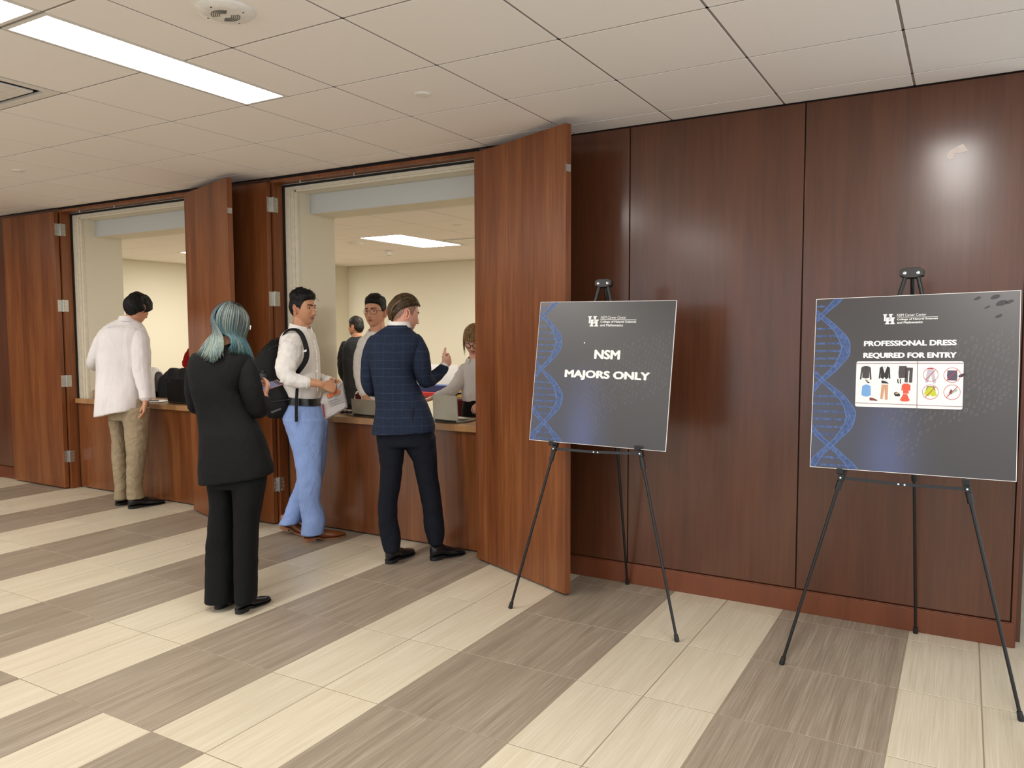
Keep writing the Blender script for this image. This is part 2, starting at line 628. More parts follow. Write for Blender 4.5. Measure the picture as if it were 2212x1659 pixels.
# ---- the wood-panelled wall (y = 0), in solid runs between the openings
O1, O2 = (-3.93, -2.09), (-1.085, 0.755)
TOP = CEIL + 0.03
wl = MB()
for a, b in ((-9.2, O1[0] - .03), (O1[1] + .03, O2[0] - .03), (O2[1] + .03, 3.80)):
    wl.box((a, 0.012, 0.0), (b, 0.09, TOP))
wl.box((O1[0] - .03, 0.012, 2.685), (O1[1] + .03, 0.09, TOP)).box((O2[0] - .03, 0.012, 2.685), (O2[1] + .03, 0.09, TOP))
wall = wl.build('wall_back', plain('panel backing', srgb(22, 10, 8), .8))
tag(wall, 'dark wood panelled wall along the lobby', 'wall', kind='structure')
SEAMS = {0: [-9.19, -8.2, -7.1, -6.0, -4.93, O1[0] - .032], 1: [O1[1] + .032, O2[0] - .032], 2: [O2[1] + .032, 1.831, 2.801, 3.785]}
for run in SEAMS.values():
    for a, b in zip(run, run[1:]):
        p = MB().box((-(b - a) / 2 + .0028, 0.0, 0.125), ((b - a) / 2 - .0028, 0.018, CEIL - .004))
        o = p.build('wall_panel', M['panel'], wall, bevel=.0025, local=True)
        o.location = ((a + b) / 2, 0, 0)
# edge post at the right end
MB().box((3.787, -0.004, 0.0), (3.806, 0.09, CEIL)).build('corner_trim', M['base'], wall, bevel=.003)
bd = None
for nm, a, b in (('baseboard_left', -9.19, O1[0] - .032), ('baseboard_middle', O1[1] + .032, O2[0] - .032), ('baseboard_right', O2[1] + .032, 3.80)):
    o = MB().box((a, -0.012, 0.0), (b, 0.011, 0.116)).box((a, -0.009, 0.116), (b, 0.011, 0.121)).build(nm, M['base'], bevel=.002)
    tag(o, {'baseboard_left': 'reddish wood baseboard left of all the doors', 'baseboard_middle': 'reddish wood baseboard between the two counter openings', 'baseboard_right': 'reddish wood baseboard behind the two easels'}[nm], 'baseboard', kind='structure')

wlx = MB().box((-9.3, -9.0, 0), (-9.2, .09, TOP)).build('wall_left', M['panel'])  # added out of view to keep the open world out of panel reflections
tag(wlx, 'unseen wood panelled end wall added beyond the left edge of the lobby', 'wall', kind='structure')

# ---- frames of the two openings
for n, (a, b) in enumerate((O1, O2), 1):
    f = MB()
    f.box((a - .03, -.002, 0), (a, .09, 2.66)).box((b, -.002, 0), (b + .03, .09, 2.66)).box((a - .03, -.002, 2.66), (b + .03, .09, 2.685))
    fr = f.build('trim_%d' % n, M['door'], bevel=.002)
    tag(fr, ('wooden door frame round the left counter opening', 'wooden door frame round the right counter opening')[n - 1], 'door frame', kind='structure')
    s = MB()
    s.box((a - .012, .0905, 0), (a + .012, .104, 2.655)).box((b - .012, .0905, 0), (b + .012, .104, 2.655)).box((a + .012, .0905, 2.64), (b - .012, .104, 2.655))
    s.build('seal', M['dark_rubber'], fr)
    c = MB()
    c.box((a + .008, .105, 0), (a + .062, .15, 2.645)).box((a + .062, .113, 0), (a + .095, .15, 2.615)).box((a + .095, .121, .0), (a + .122, .15, 2.60))
    c.box((b - .024, .105, 0), (b - .008, .15, 2.645))
    c.box((a + .062, .105, 2.615), (b - .024, .15, 2.645)).box((a + .122, .113, 2.60), (b - .024, .15, 2.615))
    c.build('inner_frame', M['trim'], fr, bevel=.002)
    # little latch parts hanging from the head
    for fx in (.13, .42):
        x = a + fx * (b - a)
        MB().lathe((x, .045, 2.655), [(.008, .006), (.008, -.008), (.004, -.012)], 10).build('catch', M['steel'], fr, smooth=True)

# ---- cream shell of the room behind
XL, XR = -6.75, 3.6
XA = (O1[0] + .122, O1[1] - .024, O2[0] + .122, O2[1] - .024)
RC = 2.55      # ceiling of the room behind
pier = MB()
for a, b in ((-6.9, XA[0]), (XA[1], XA[2]), (XA[3], XR + .1)):
    pier.box((a, .151, 0), (b, .535, 2.72))
for a, b in ((XA[0], XA[1]), (XA[2], XA[3])):
    pier.box((a, .151, 2.60), (b, .262, 2.72)).box((a, .270, 2.447), (b, .535, 2.72))
pr = pier.build('wall_room_front', M['cream'])
tag(pr, 'cream painted wall with deep openings behind the doors', 'wall', kind='structure')
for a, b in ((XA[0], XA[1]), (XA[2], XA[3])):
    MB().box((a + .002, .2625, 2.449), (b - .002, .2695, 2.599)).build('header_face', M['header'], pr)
wbk = MB().box((-5.12, 5.2, 0), (XR + .1, 5.35, RC + .2)).build('wall_room_back', M['cream'])
tag(wbk, 'cream back wall of the room behind the counters', 'wall', kind='structure')
wlf = MB().box((-6.9, .535, 0), (XL, 4.3, RC + .2)).box((-6.9, 4.3, 0), (-5.0, 4.42, RC + .2)).box((-5.12, 4.42, 0), (-5.0, 5.2, RC + .2)).build('wall_room_left', M['cream'])
tag(wlf, 'cream left wall of the room behind the counters', 'wall', kind='structure')
wrt = MB().box((XR, .535, 0), (XR + .1, 5.2, RC + .2)).build('wall_room_right', M['cream'])
tag(wrt, 'cream right wall of the room behind the counters', 'wall', kind='structure')
flr = MB().box((-6.9, .62, -.06), (XR + .1, 5.35, 0)).build('floor_room', plain('room carpet', srgb(176, 160, 136), .9, var=.15, scale=120))
tag(flr, 'carpeted floor of the room behind the counters', 'floor', kind='structure')
cr_ = MB().box((-6.9, .535, RC + .03), (XR + .1, 5.35, RC + .1)).build('ceiling_room', M['tbar'])
tag(cr_, 'white tile ceiling of the room behind the counters', 'ceiling', kind='structure')
RGX, RGY = -2.30, 2.33
gb = MB()
for i in range(-7, 11):
    xx = RGX + i * .61
    if XL < xx < XR:
        gb.box((xx - BW, .536, RC + .0025), (xx + BW, 5.2, RC + .03))
for j in range(-3, 5):
    yy = RGY + j * .61
    gb.box((XL, yy - BW, RC + .0025), (XR, yy + BW, RC + .03))
gb.build('ceiling_grid', M['tbar'], cr_, fix=False)
RL = [(0, 0), (-5, 0), (5, 0)]  # outer two lamps added to brighten the back room
M['lamp2'] = emit('room diffuser', (1.0, 0.965, 0.89, 1), LIGHT_ROOM, True)
M['ceil2'] = M['ceil']
rlab = {(0, 0): 'lit rectangular ceiling light seen through the right opening', (-5, 0): 'added ceiling light brightening the back room beyond the left opening', (5, 0): 'added unseen ceiling light brightening the back room behind the open door'}
for i in range(-8, 10):
    for j in range(-3, 5):
        x0, x1 = max(XL, RGX + i * .61), min(XR, RGX + (i + 1) * .61)
        y0, y1 = max(.54, RGY + j * .61), min(5.195, RGY + (j + 1) * .61)
        if x1 - x0 < .05 or y1 - y0 < .05 or any(i == a and j in (b, b + 1) for a, b in RL) or (i, j) == (1, 1):
            continue
        o = bpy.data.objects.new('ceiling_tile', ctile(x1 - x0 - RV, y1 - y0 - RV))
        COL.objects.link(o); o.parent = cr_
        o.location = ((x0 + x1) / 2, (y0 + y1) / 2, RC)
for (i, j) in RL:
    x0, x1, y0, y1 = RGX + i * .61 + .008, RGX + (i + 1) * .61 - .008, RGY + j * .61 + .008, RGY + (j + 2) * .61 - .008
    t = thing('ceiling_light', ((x0 + x1) / 2, (y0 + y1) / 2, RC), rlab[(i, j)], 'light')
    s = .02
    f = MB()
    f.box((x0, y0, RC - .001), (x0 + s, y1, RC + .03)).box((x1 - s, y0, RC - .001), (x1, y1, RC + .03))
    f.box((x0 + s, y0, RC - .001), (x1 - s, y0 + s, RC + .03)).box((x0 + s, y1 - s, RC - .001), (x1 - s, y1, RC + .03))
    f.build('frame', M['white_metal'], t, fix=False)
    MB().add([(x0 + s, y0 + s, RC - .0004), (x0 + s, y1 - s, RC - .0004), (x1 - s, y1 - s, RC - .0004), (x1 - s, y0 + s, RC - .0004)], [(0, 1, 2, 3)]).build('diffuser', M['lamp2'], t, fix=False)
x0, y0 = RGX + .61, RGY + .61
t = thing('ceiling_vent', (x0 + .305, y0 + .305, RC), 'square air vent beside the back room ceiling light', 'vent')
MB().box((x0 + .01, y0 + .01, RC + .022), (x0 + .60, y0 + .60, RC + .026)).build('plenum', plain('vent shadow', srgb(70, 62, 52), .8), t, fix=False)
f = MB().box((x0 + .01, y0 + .01, RC), (x0 + .60, y0 + .06, RC + .012)).box((x0 + .01, y0 + .55, RC), (x0 + .60, y0 + .60, RC + .012)).box((x0 + .01, y0 + .06, RC), (x0 + .06, y0 + .55, RC + .012)).box((x0 + .55, y0 + .06, RC), (x0 + .60, y0 + .55, RC + .012))
f.build('frame', M['white_metal'], t, fix=False)
MB().box((x0 + .09, y0 + .09, RC - .004), (x0 + .52, y0 + .52, RC + .006)).build('face_plate', M['white_metal'], t, bevel=.004)
for (px, py, nm, lb, ct, r, h) in ((768, 524, 'ceiling_speaker', 'round white ceiling speaker in the back room', 'speaker', .10, .02), (988, 486, 'sprinkler_cover', 'round white sprinkler cover in the back room ceiling', 'sprinkler cover', .045, .008),
                          (840, 541, 'smoke_detector', 'small smoke detector on the back room ceiling', 'smoke detector', .05, .055)):
    c = on(px, py, z=RC)
    t = thing(nm, c, lb, ct)
    MB().lathe(c, [(.003, -h), (r * .75, -h), (r * .97, -h * .5), (r, 0)], 28).build('cover', M['white_metal'], t, smooth=30)
    if nm == 'smoke_detector':
        MB().lathe(c, [(r * .5, -h - .012), (r * .56, -h), (r * .56, -h + .004)], 20).build('sensor_cap', M['steel'], t, smooth=30)

# ---- doors: two leaves per opening, hinges
LW, LT, ZB, ZT = 0.905, 0.042, 0.014, 2.66
HZ = [on(139, 494, y=-.03)[2], on(146, 660, y=-.03)[2], on(151, 824, y=-.03)[2], on(157, 988, y=-.03)[2]]


def leaf(n, hinge, ang, side, label):
    """hinge: (x, y) of the hinge end of the visible face; ang: direction of the leaf from the hinge"""
    o = MB().box((0, 0, ZB), (LW, side * LT, ZT)).build('door_%d' % n, M['door'], local=True, bevel=.0015)
    o.location = (hinge[0], hinge[1], 0)
    o.rotation_euler = (0, 0, ang)
    tag(o, label, 'door', kind='structure')
    return o


def hinges(o, xl, xj, y):
    """butt hinges: one plate on the leaf edge, one on the jamb face, knuckles between"""
    for z in HZ:
        h = MB()
        h.box((xl, y - .046, z - .056), (xl + .0022, y - .006, z + .056)).box((xj, y + .006, z - .056), (xj + .0022, y + .046, z + .056))
        h.box((min(xl, xj), y - .0068, z - .056), (max(xl, xj) + .002, y - .0045, z + .056)).box((min(xl, xj), y + .0045, z - .056), (max(xl, xj) + .002, y + .0068, z + .056))
        for k in range(5):
            h.lathe(((xl + xj) / 2 + .006, y, z - .058 + k * .0235), [(.0075, 0), (.0075, .0222)], 12)
        hb = h.build('hinge', M['steel'], None)
        hb.parent = o
        hb.matrix_parent_inverse = o.matrix_basis.inverted()
        for sx, sg in ((xl, -1), (xj, 1)):
            for k in (-.042, -.014, .014, .042):
                w = .018 + (.016 if abs(k) < .02 else 0)
                s_ = MB().lathe((sx + .0022, y + sg * w, z + k), [(.0038, 0), (.0030, .0014)], 8, axis=(1, 0, 0)).build('screw', M['bolt'], None)
                s_.parent = hb


bpy.context.view_layer.update()
d1 = leaf(1, (-3.950, -.055), math.pi, -1, 'cherry wood door folded back flat at the left edge')
hinges(d1, -3.950, -3.930, -.006)
d2 = leaf(2, (-2.075, -.047), math.radians(-18.5), 1, 'cherry wood door standing open behind the blue haired woman')
d3 = leaf(3, (-1.105, -.055), math.pi, -1, 'cherry wood door folded back in shadow behind the backpack wearer')
hinges(d3, -1.105, -1.085, -.006)
d4 = leaf(4, (.786, -.055), math.radians(-23.4), 1, 'large cherry wood door standing open beside the first easel')
for o in (d2, d4):
    MB().box((LW - .001, .004, 2.40), (LW + .0012, .038, 2.44)).build('latch_plate', M['steel'], o, local=True)
for o in (d2, d4):
    MB().box((.005, .044, .05), (.02, .05, 2.6)).build('hinge_strip', M['steel'], o, local=True)

# ---- counters
for n, (a, b) in enumerate((O1, O2)):
    lab = ('left', 'right')[n]
    cx = (a + b) / 2
    t = thing('counter', (cx, .3, 0), 'cherry wood serving counter in the %s opening' % lab, 'counter')
    w = MB().box((-(b - a) / 2 + .017, -.20, .012), ((b - a) / 2 - .017, -.179, .832)); p = w.build('front_panel', M['counter'], t, local=True, bevel=.0015)
    p.location = (0, -.015, 0)
    MB().box((a + .125, .13, .0), (b - .027, .44, .80)).build('carcass', M['counter'], t)
    MB().box((a + .02, .11, 0), (b - .02, .135, .012)).build('toe_strip', M['dark_rubber'], t)
    ct = MB().box((a + .017, .055, .834), (b - .017, .112, .879)).box((a + .125, .112, .834), (b - .027, .50, .879)).build('countertop', M['oak'], bevel=.003)
    tag(ct, 'light oak countertop on the %s counter' % lab, 'countertop')
    sp_ = MB().box((a + .1235, .175, .880), (a + .145, .49, .955)).build('side_splash', M['oak'], bevel=.002)
    tag(sp_, 'low oak side splash standing at the end of the %s countertop' % lab, 'side splash')

# ---- corridor corner at the far right
c = MB().box((3.9, 2.2, 0), (5.6, 2.3, CEIL)).build('wall_corridor', M['greenwall'])
tag(c, 'grey green corridor wall past the end of the panelling', 'wall', kind='structure')
c = MB().box((3.80, .09, 0), (3.83, 2.2, CEIL)).build('wall_corridor_side', M['panel'])
tag(c, 'wood clad corridor side past the end of the panelling', 'wall', kind='structure')
# ================================================================ easels and sign boards
def easel(L, R, B, A, hold, label):
    L, R, B, A = (np.array(p, float) for p in (L, R, B, A))
    t = thing('easel', ((L[0] + R[0] + B[0]) / 3, (L[1] + R[1] + B[1]) / 3, 0), label, 'easel', 'folding black display easels')
    lr = nrm(R - L); fwd = nrm(np.cross(UP, lr))          # fwd points to the wall
    if fwd[1] < 0: fwd = -fwd
    up = nrm(A - (L + R) / 2)
    nf = nrm(np.cross(lr, up))
    if nf[1] > 0: nf = -nf
    tops = {}
    for nm, P, off in (('L', L, -lr * .024), ('R', R, lr * .024), ('B', B, fwd * .022)):
        top = A + off - UP * .012
        tops[nm] = top
        lg = MB().tube([P + (top - P) * .47, top], .0095, 12)
        leg = lg.build('leg', M['black_metal'], t, smooth=True)
        MB().tube([P + nrm(top - P) * .02, P + (top - P) * .48], .0072, 12).build('leg_extension', M['black_metal'], leg, smooth=True)
        d = nrm(top - P)
        MB().tube([P + UP * .0005 + d * .0, P + d * .012, P + d * .036], [.0115, .0125, .0100], 12).build('rubber_foot', M['black_plastic'], leg, smooth=True)
        c = P + (top - P) * .475
        MB().tube([c - d * .022, c + d * .03], .0125, 10).build('collar', M['black_plastic'], leg, smooth=True)
    # head block
    hb = MB()
    prof = [(-.047, .012), (-.030, .022), (.030, .022), (.047, .012), (.047, -.012), (.020, -.022), (-.020, -.022), (-.047, -.012)]
    c0 = A + nf * .013
    hb.prism([c0 + lr * a + up * b for a, b in prof], -nf * .034)
    h = hb.build('head_block', M['black_plastic'], t, bevel=.002)
    for s in (-1, 1):
        MB().lathe(c0 + lr * s * .026 - up * .002, [(.0075, 0), (.0072, .003), (.003, .005)], 14, axis=nf).build('bolt', M['bolt'], h, smooth=True)
    # holders and the folding cross bars
    q = []
    for s, P, nm in ((hold[0], L, 'L'), (hold[1], R, 'R')):
        c = P + (tops[nm] - P) * s
        d = nrm(tops[nm] - P)
        k = MB().obox(c, lr * .013, nf * .014, d * .026)
        k.obox(c + nf * .026 + UP * .008, lr * .011, nf * .026, UP * .004)
        k.obox(c + nf * .050 + UP * .018, lr * .013, nf * .003, UP * .012)
        hd = k.build('board_clip', M['black_plastic'], t, bevel=.002)
        MB().lathe(c + nf * .014 - d * .012, [(.0045, 0), (.004, .003)], 10, axis=nf).build('bolt', M['bolt'], hd)
        q.append(c - d * .012 + nf * .004)
    mid = (q[0] + q[1]) / 2 - UP * .006
    for a, b in ((q[0], mid + lr * .02), (q[1], mid - lr * .02)):
        dd = b - a
        w = nrm(np.cross(dd, nf))
        MB().obox((a + b) / 2, dd / 2, nf * .002, w * .0065).build('cross_bar', M['black_metal'], t)
    for s in (-1, 1):
        MB().lathe(mid + lr * s * .012 + nf * .002, [(.0045, 0), (.004, .004)], 10, axis=nf).build('bolt', M['bolt'], t)
    return t


e1 = easel((1.439, -.732, 0), (2.381, -.725, 0), (1.846, -.032, 0), (1.875, -.475, 1.772), (.508, .513), 'black tripod easel holding the majors only sign')
e2 = easel((2.876, -.742, 0), (3.790, -.815, 0), (3.385, -.032, 0), (3.346, -.545, 1.764), (.500, .502), 'black tripod easel holding the professional dress sign')


def ink(name, col, rough=0.38, var=0.02, **k):
    return plain(name, col, rough, var=var, scale=90, **k)


INK_W = ink('white print', srgb(238, 238, 236))
INK_BLUE = None
_t = NT('blue helix print')
_v = _t.coords('Object')
_n = _t.noise(_v, 75, 4, .6)
_t.base(_t.ramp(_n, [(.3, srgb(44, 60, 98)), (.55, srgb(62, 86, 134)), (.75, srgb(86, 112, 164))]))
_t.set(rough=.38)
INK_BLUE = _t.m
INK_HELIX_EDGE = ink('helix edge print', srgb(84, 114, 170))
INK_DIGIT = ink('grey digit print', srgb(92, 88, 92))
FOAM = plain('white foam core', srgb(235, 233, 230), .6)


def color_mat(name, rough=.4, attr='Col', **k):
    t = NT(name)
    a = t.n('ShaderNodeAttribute'); a.attribute_name = attr
    nz = t.noise(t.coords('Object'), 60, 3)
    mx = t.mix(0.10, a.outputs['Color'], nz, 'MULTIPLY')
    t.base(mx)
    t.set(rough=rough, **k)
    t.bump(t.noise(t.coords('Object'), 420, 2), .12, .001)
    return t.m


PRINT = color_mat('dark poster print', .36, spec=.6, coat=.35, coat_rough=.28)


def text_mesh(s, bold=0.0, shear=0.0):
    cu = bpy.data.curves.new('txt', 'FONT')
    cu.body = s
    cu.size = 1.0
    cu.offset = bold
    cu.shear = shear
    cu.resolution_u = 4
    o = bpy.data.objects.new('txt', cu)
    COL.objects.link(o)
    dg = bpy.context.evaluated_depsgraph_get()
    me = o.evaluated_get(dg).to_mesh()
    vs = np.array([v.co[:2] for v in me.vertices])
    fs = [tuple(p.vertices) for p in me.polygons]
    o.evaluated_get(dg).to_mesh_clear()
    bpy.data.objects.remove(o); bpy.data.curves.remove(cu)
    lo, hi = vs.min(0), vs.max(0)
    return (vs - lo) / (hi - lo), fs


class Board:
    def __init__(self, BL, BR, TL, TR, label):
        self.BL, self.BR, self.TL = (np.array(p, float) for p in (BL, BR, TL))
        self.ux, self.uy = self.BR - self.BL, self.TL - self.BL
        self.n = nrm(np.cross(self.ux, self.uy))
        if self.n[1] > 0: self.n = -self.n
        self.t = thing('sign_board', tuple((self.BL + self.BR) / 2), label, 'sign')
        n = 30
        th = -self.n * .006
        c = [self.P(*q) for q in ((0, 0), (1, 0), (1, 1), (0, 1))]
        self.core = MB().prism([p + th * .02 for p in c], th).build('foam_board', FOAM, self.t)

    def P(self, u, v, off=0.0):
        return self.BL + self.ux * u + self.uy * v + self.n * off

    def face(self, fn):
        n = 40
        g = [[self.P(i / n * .994 + .003, j / n * .994 + .003, .0004) for i in range(n + 1)] for j in range(n + 1)]
        m = MB().rings(g, cap=False, closed=False)
        o = m.build('poster_print', PRINT, self.t, fix=False)
        ca = o.data.color_attributes.new('Col', 'FLOAT_COLOR', 'POINT')
        k = 0
        for j in range(n + 1):
            for i in range(n + 1):
                ca.data[k].color = fn(i / n, j / n); k += 1
        return o

    def poly(self, mb, pts, off, mi=0):
        vs = [self.P(u, v, off) for u, v in pts]
        return mb.add(vs, [tuple(range(len(vs)))], mi)

    def text(self, name, s, box, off=.001, bold=0.0, shear=0.0, mat=None, parent=None):
        vs, fs = text_mesh(s, 0.0, shear)
        (u0, v0, u1, v1) = box
        m = MB()
        e = bold * 2.2 * (v1 - v0)          # thicken the strokes by a few shifted copies of the outline
        for kk, (dx, dy) in enumerate(((-1, 0), (-.5, .5), (0, .6), (.5, .5), (1, 0), (.5, -.5), (0, -.6), (-.5, -.5), (0, 0)) if bold else ((0, 0),)):
            m.add([self.P(u0 + e + a * (u1 - u0 - 2 * e) + dx * e, v0 + .6 * e + b * (v1 - v0 - 1.2 * e) + dy * e, off + kk * .00005) for a, b in vs], fs)
        return m.build(name, mat or INK_W, parent or self.t, fix=False)

    def helix(self):
        a, b = MB(), MB()
        N = 90

        def uc(v): return np.interp(v, [0, .135, .515, .90, 1.0], [.118, .105, .048, .030, .028])

        def st(v, s): return uc(v) + s * .132 * math.sin(math.pi * (v - .515) / .3825)
        for s in (1, -1):
            for k in range(N):
                v0, v1 = .004 + k / N * .992, .004 + (k + 1) / N * .992
                def w(v): return .017 + .010 * abs(math.sin(math.pi * (v - .515) / .3825)) + .002 * math.sin(v * 60)
                x0, x1 = st(v0, s), st(v1, s)
                q = [(x0 - w(v0), v0), (x0 + w(v0), v0), (x1 + w(v1), v1), (x1 - w(v1), v1)]
                q = [(max(.003, u), v) for u, v in q]
                if max(u for u, v in q) > .006:
                    self.poly(a, q, .0006 if s > 0 else .0007)
                for sg in (-1, 1):
                    e = [(x0 + sg * w(v0), v0), (x0 + sg * (w(v0) - .004), v0), (x1 + sg * (w(v1) - .004), v1), (x1 + sg * w(v1), v1)]
                    if min(u for u, v in e) > .004:
                        self.poly(b, e, .0009)
        o = a.build('helix_strands', INK_BLUE, self.t, fix=False)
        b.build('strand_outline', INK_HELIX_EDGE, o, fix=False)
        for k in range(22):
            v = .02 + k * .0445
            if abs(math.sin(math.pi * (v - .515) / .3825)) < .42:
                continue
            l, r = sorted((st(v, 1), st(v, -1)))
            l = max(.004, l + .012); r -= .012
            mid = uc(v) + .03
            m = MB()
            for p, q in ((l, min(mid - .004, r)), (mid + .004, r)):
                if q - p > .01 and p > 0:
                    self.poly(m, [(p, v - .0055), (q, v - .0065 - .01 * (q - p)), (q, v + .0065 - .01 * (q - p)), (p, v + .0055)], .0005)
            if m.f:
                m.build('helix_rung', INK_BLUE, self.t, fix=False)

    def digits(self, cut=None):
        rs = random.Random(5)
        m = MB()
        poly = [(.98, .80), (.66, .735), (.44, .46), (.35, .40), (.38, .30), (.47, .07), (.53, .07), (.56, .22), (.68, .28), (.92, .38), (.98, .44)]

        def inside(u, v):
            c = False
            for (x0, y0), (x1, y1) in zip(poly, poly[1:] + poly[:1]):
                if (y0 > v) != (y1 > v) and u < (x1 - x0) * (v - y0) / (y1 - y0) + x0:
                    c = not c
            return c
        du, dv = np.array((.0235, -.0120)), np.array((-.004, -.0330))
        for r in range(-40, 60):
            for c in range(-40, 60):
                p = np.array((.66, .60)) + c * du + r * dv
                p[0] += .012 * math.sin(r * .8)
                if not (0.02 < p[0] < .975 and .02 < p[1] < .98) or not inside(*p):
                    continue
                if cut and cut(*p):
                    continue
                if rs.random() < .16:
                    continue
                sz = .0105 * (.75 + .5 * rs.random())
                ex, ey = nrm((1, -.32)), nrm((.30, 1))
                if rs.random() < .6:
                    ro, ri = [], []
                    for a in np.linspace(0, 2 * math.pi, 10, endpoint=False):
                        ro.append(p + ex * .62 * sz * math.cos(a) + ey * sz * math.sin(a))
                        ri.append(p + ex * .34 * sz * math.cos(a) + ey * .68 * sz * math.sin(a))
                    vs = [self.P(u, v, .0006) for u, v in ro + ri]
                    m.add(vs, [(i, (i + 1) % 10, 10 + (i + 1) % 10, 10 + i) for i in range(10)])
                else:
                    self.poly(m, [p - ex * .16 * sz - ey * sz, p + ex * .16 * sz - ey * sz, p + ex * .16 * sz + ey * sz, p - ex * .16 * sz + ey * sz], .0006)
        o = m.build('binary_digits', INK_DIGIT, self.t, fix=False)
        o['kind'] = 'stuff'

    def logo(self, box):
        """interlocked block U and H with serifs"""
        u0, v0, u1, v1 = box
        lg = MB(); ol = MB()

        def R(mb, x0, y0, x1, y1, off):
            q = [(x0, y0), (x1, y0), (x1, y1), (x0, y1)]
            self.poly(mb, [(u0 + a * (u1 - u0), v0 + b * (v1 - v0)) for a, b in q], off)
        U = [(0, .90, .34, 1), (.48, .90, .82, 1), (.08, .42, .27, .90), (.55, .42, .74, .90), (.08, .30, .74, .45)]
        Hh = [(.20, 0, .56, .10), (.64, 0, 1, .10), (.20, .56, .56, .66), (.64, .56, 1, .66), (.28, .10, .48, .56), (.72, .10, .92, .56), (.48, .28, .72, .40)]
        for r in U: R(lg, *r, .0010)
        for (a, b, c, d) in Hh: R(ol, a - .03, b - .03, c + .03, d + .03, .0012)
        for r in Hh: R(lg, *r, .0014)
        o = lg.build('logo', INK_W, self.t, fix=False)
        ol.build('logo_outline', ink('logo outline print', srgb(120, 112, 112)), o, fix=False)  # grey printed outline round the H


def print_color(u, v):
    base = np.array(srgb(54, 50, 50)[:3])
    dark = np.array(srgb(38, 35, 36)[:3])
    blue = np.array(srgb(66, 74, 112)[:3])
    k = math.exp(-(((u - .40) / .13) ** 2)) * max(0, min(1, (.62 - v) / .5)) + .4 * math.exp(-(((u - .02) / .2) ** 2) - ((v - .1) / .5) ** 2)
    c = dark * (1 - v) * .6 + base * (1 - (1 - v) * .6)
    c = c * (1 - min(1, k)) + blue * min(1, k)
    return (c[0], c[1], c[2], 1)


b1 = Board((1.497, -.617, .922), (2.274, -.613, .914), (1.510, -.506, 1.680), None, 'dark square sign reading NSM MAJORS ONLY on the first easel')
b1.face(print_color)
b1.helix()
b1.digits()
b1.logo((.381, .823, .460, .895))
b1.text('small_heading', 'NSM Career Center', (.474, .877, .660, .896), shear=.15)
mm = MB(); b1.poly(mm, [(.473, .8695), (.733, .8675), (.733, .8705), (.473, .8725)], .001); mm.build('rule_line', INK_W, b1.t, fix=False)
b1.text('small_lettering', 'College of Natural Sciences', (.474, .845, .733, .864), bold=.018)
b1.text('small_lettering', 'and Mathematics', (.474, .824, .641, .841), bold=.018)
b1.text('large_lettering', 'NSM', (.448, .595, .637, .661), bold=.034)
b1.text('large_lettering', 'MAJORS ONLY', (.236, .446, .857, .516), bold=.034)
mm = MB(); b1.poly(mm, [(.368 + .005 * math.cos(a), .707 + .005 * math.sin(a)) for a in np.linspace(0, 6.28, 12, endpoint=False)], .001); mm.build('scuff_spot', INK_W, b1.t, fix=False)

b2 = Board((2.963, -.646, .902), (3.747, -.708, .918), (2.958, -.542, 1.661), None, 'dark square sign reading PROFESSIONAL DRESS REQUIRED FOR ENTRY on the second easel')
b2.face(print_color)
b2.helix()
b2.digits(lambda u, v: .22 < u < .765 and .355 < v < .64)
b2.logo((.360, .838, .419, .895))
b2.text('small_heading', 'NSM Career Center', (.430, .880, .573, .895))
mm = MB(); b2.poly(mm, [(.430, .8745), (.629, .8715), (.629, .874), (.430, .877)], .001); mm.build('rule_line', INK_W, b2.t, fix=False)
b2.text('small_lettering', 'College of Natural Sciences', (.430, .856, .629, .869), bold=.02)
b2.text('small_lettering', 'and Mathematics', (.431, .839, .557, .852), bold=.02)
b2.text('large_lettering', 'PROFESSIONAL DRESS', (.266, .713, .720, .744), bold=.034)
b2.text('large_lettering', 'REQUIRED FOR ENTRY', (.265, .640, .722, .676), bold=.034)
rs = random.Random(3)
for (u, v, s) in ((.809, .966, .9), (.888, .969, 1.2), (.917, .935, 1.4), (.952, .941, 1.0), (.906, .866, .9), (.854, .916, .7), (.75, .55, 1.0)):
    mm = MB(); b2.poly(mm, [(u + .016 * s * (1 + .25 * rs.random()) * math.cos(a) + .004 * math.sin(a), v + .009 * s * (1 + .3 * rs.random()) * math.sin(a) + .004 * math.cos(a)) for a in np.linspace(0, 6.28, 11, endpoint=False)], .0011)
    mm.build('smudge', ink('smudge', srgb(46, 43, 45), .5, spec=.5), b2.t, fix=False)

# --- white picture card on the second board
def rr(u0, v0, u1, v1, r, n=5):
    o = []
    for cx, cy, a0 in ((u1 - r, v0 + r, -90), (u1 - r, v1 - r, 0), (u0 + r, v1 - r, 90), (u0 + r, v0 + r, 180)):
        o += [(cx + r * math.cos(math.radians(a0 + k * 90 / n)), cy + r * math.sin(math.radians(a0 + k * 90 / n))) for k in range(n + 1)]
    return o


mm = MB(); b2.poly(mm, rr(.231, .365, .755, .626, .010), .0010)
card = mm.build('dress_code_panel', ink('card white', srgb(232, 230, 228)), b2.t, fix=False)
INKS = {k: ink('icon ' + k, srgb(*c)) for k, c in dict(black=(34, 30, 32), grey=(66, 60, 62), blue=(110, 158, 210), tan=(196, 150, 116), red=(214, 84, 56), brown=(120, 60, 48), lime=(186, 196, 40), lilac=(186, 178, 190), plum=(78, 68, 88), maroon=(122, 48, 56), ring=(190, 50, 52), mint=(150, 186, 170), beige=(206, 176, 130)).items()}


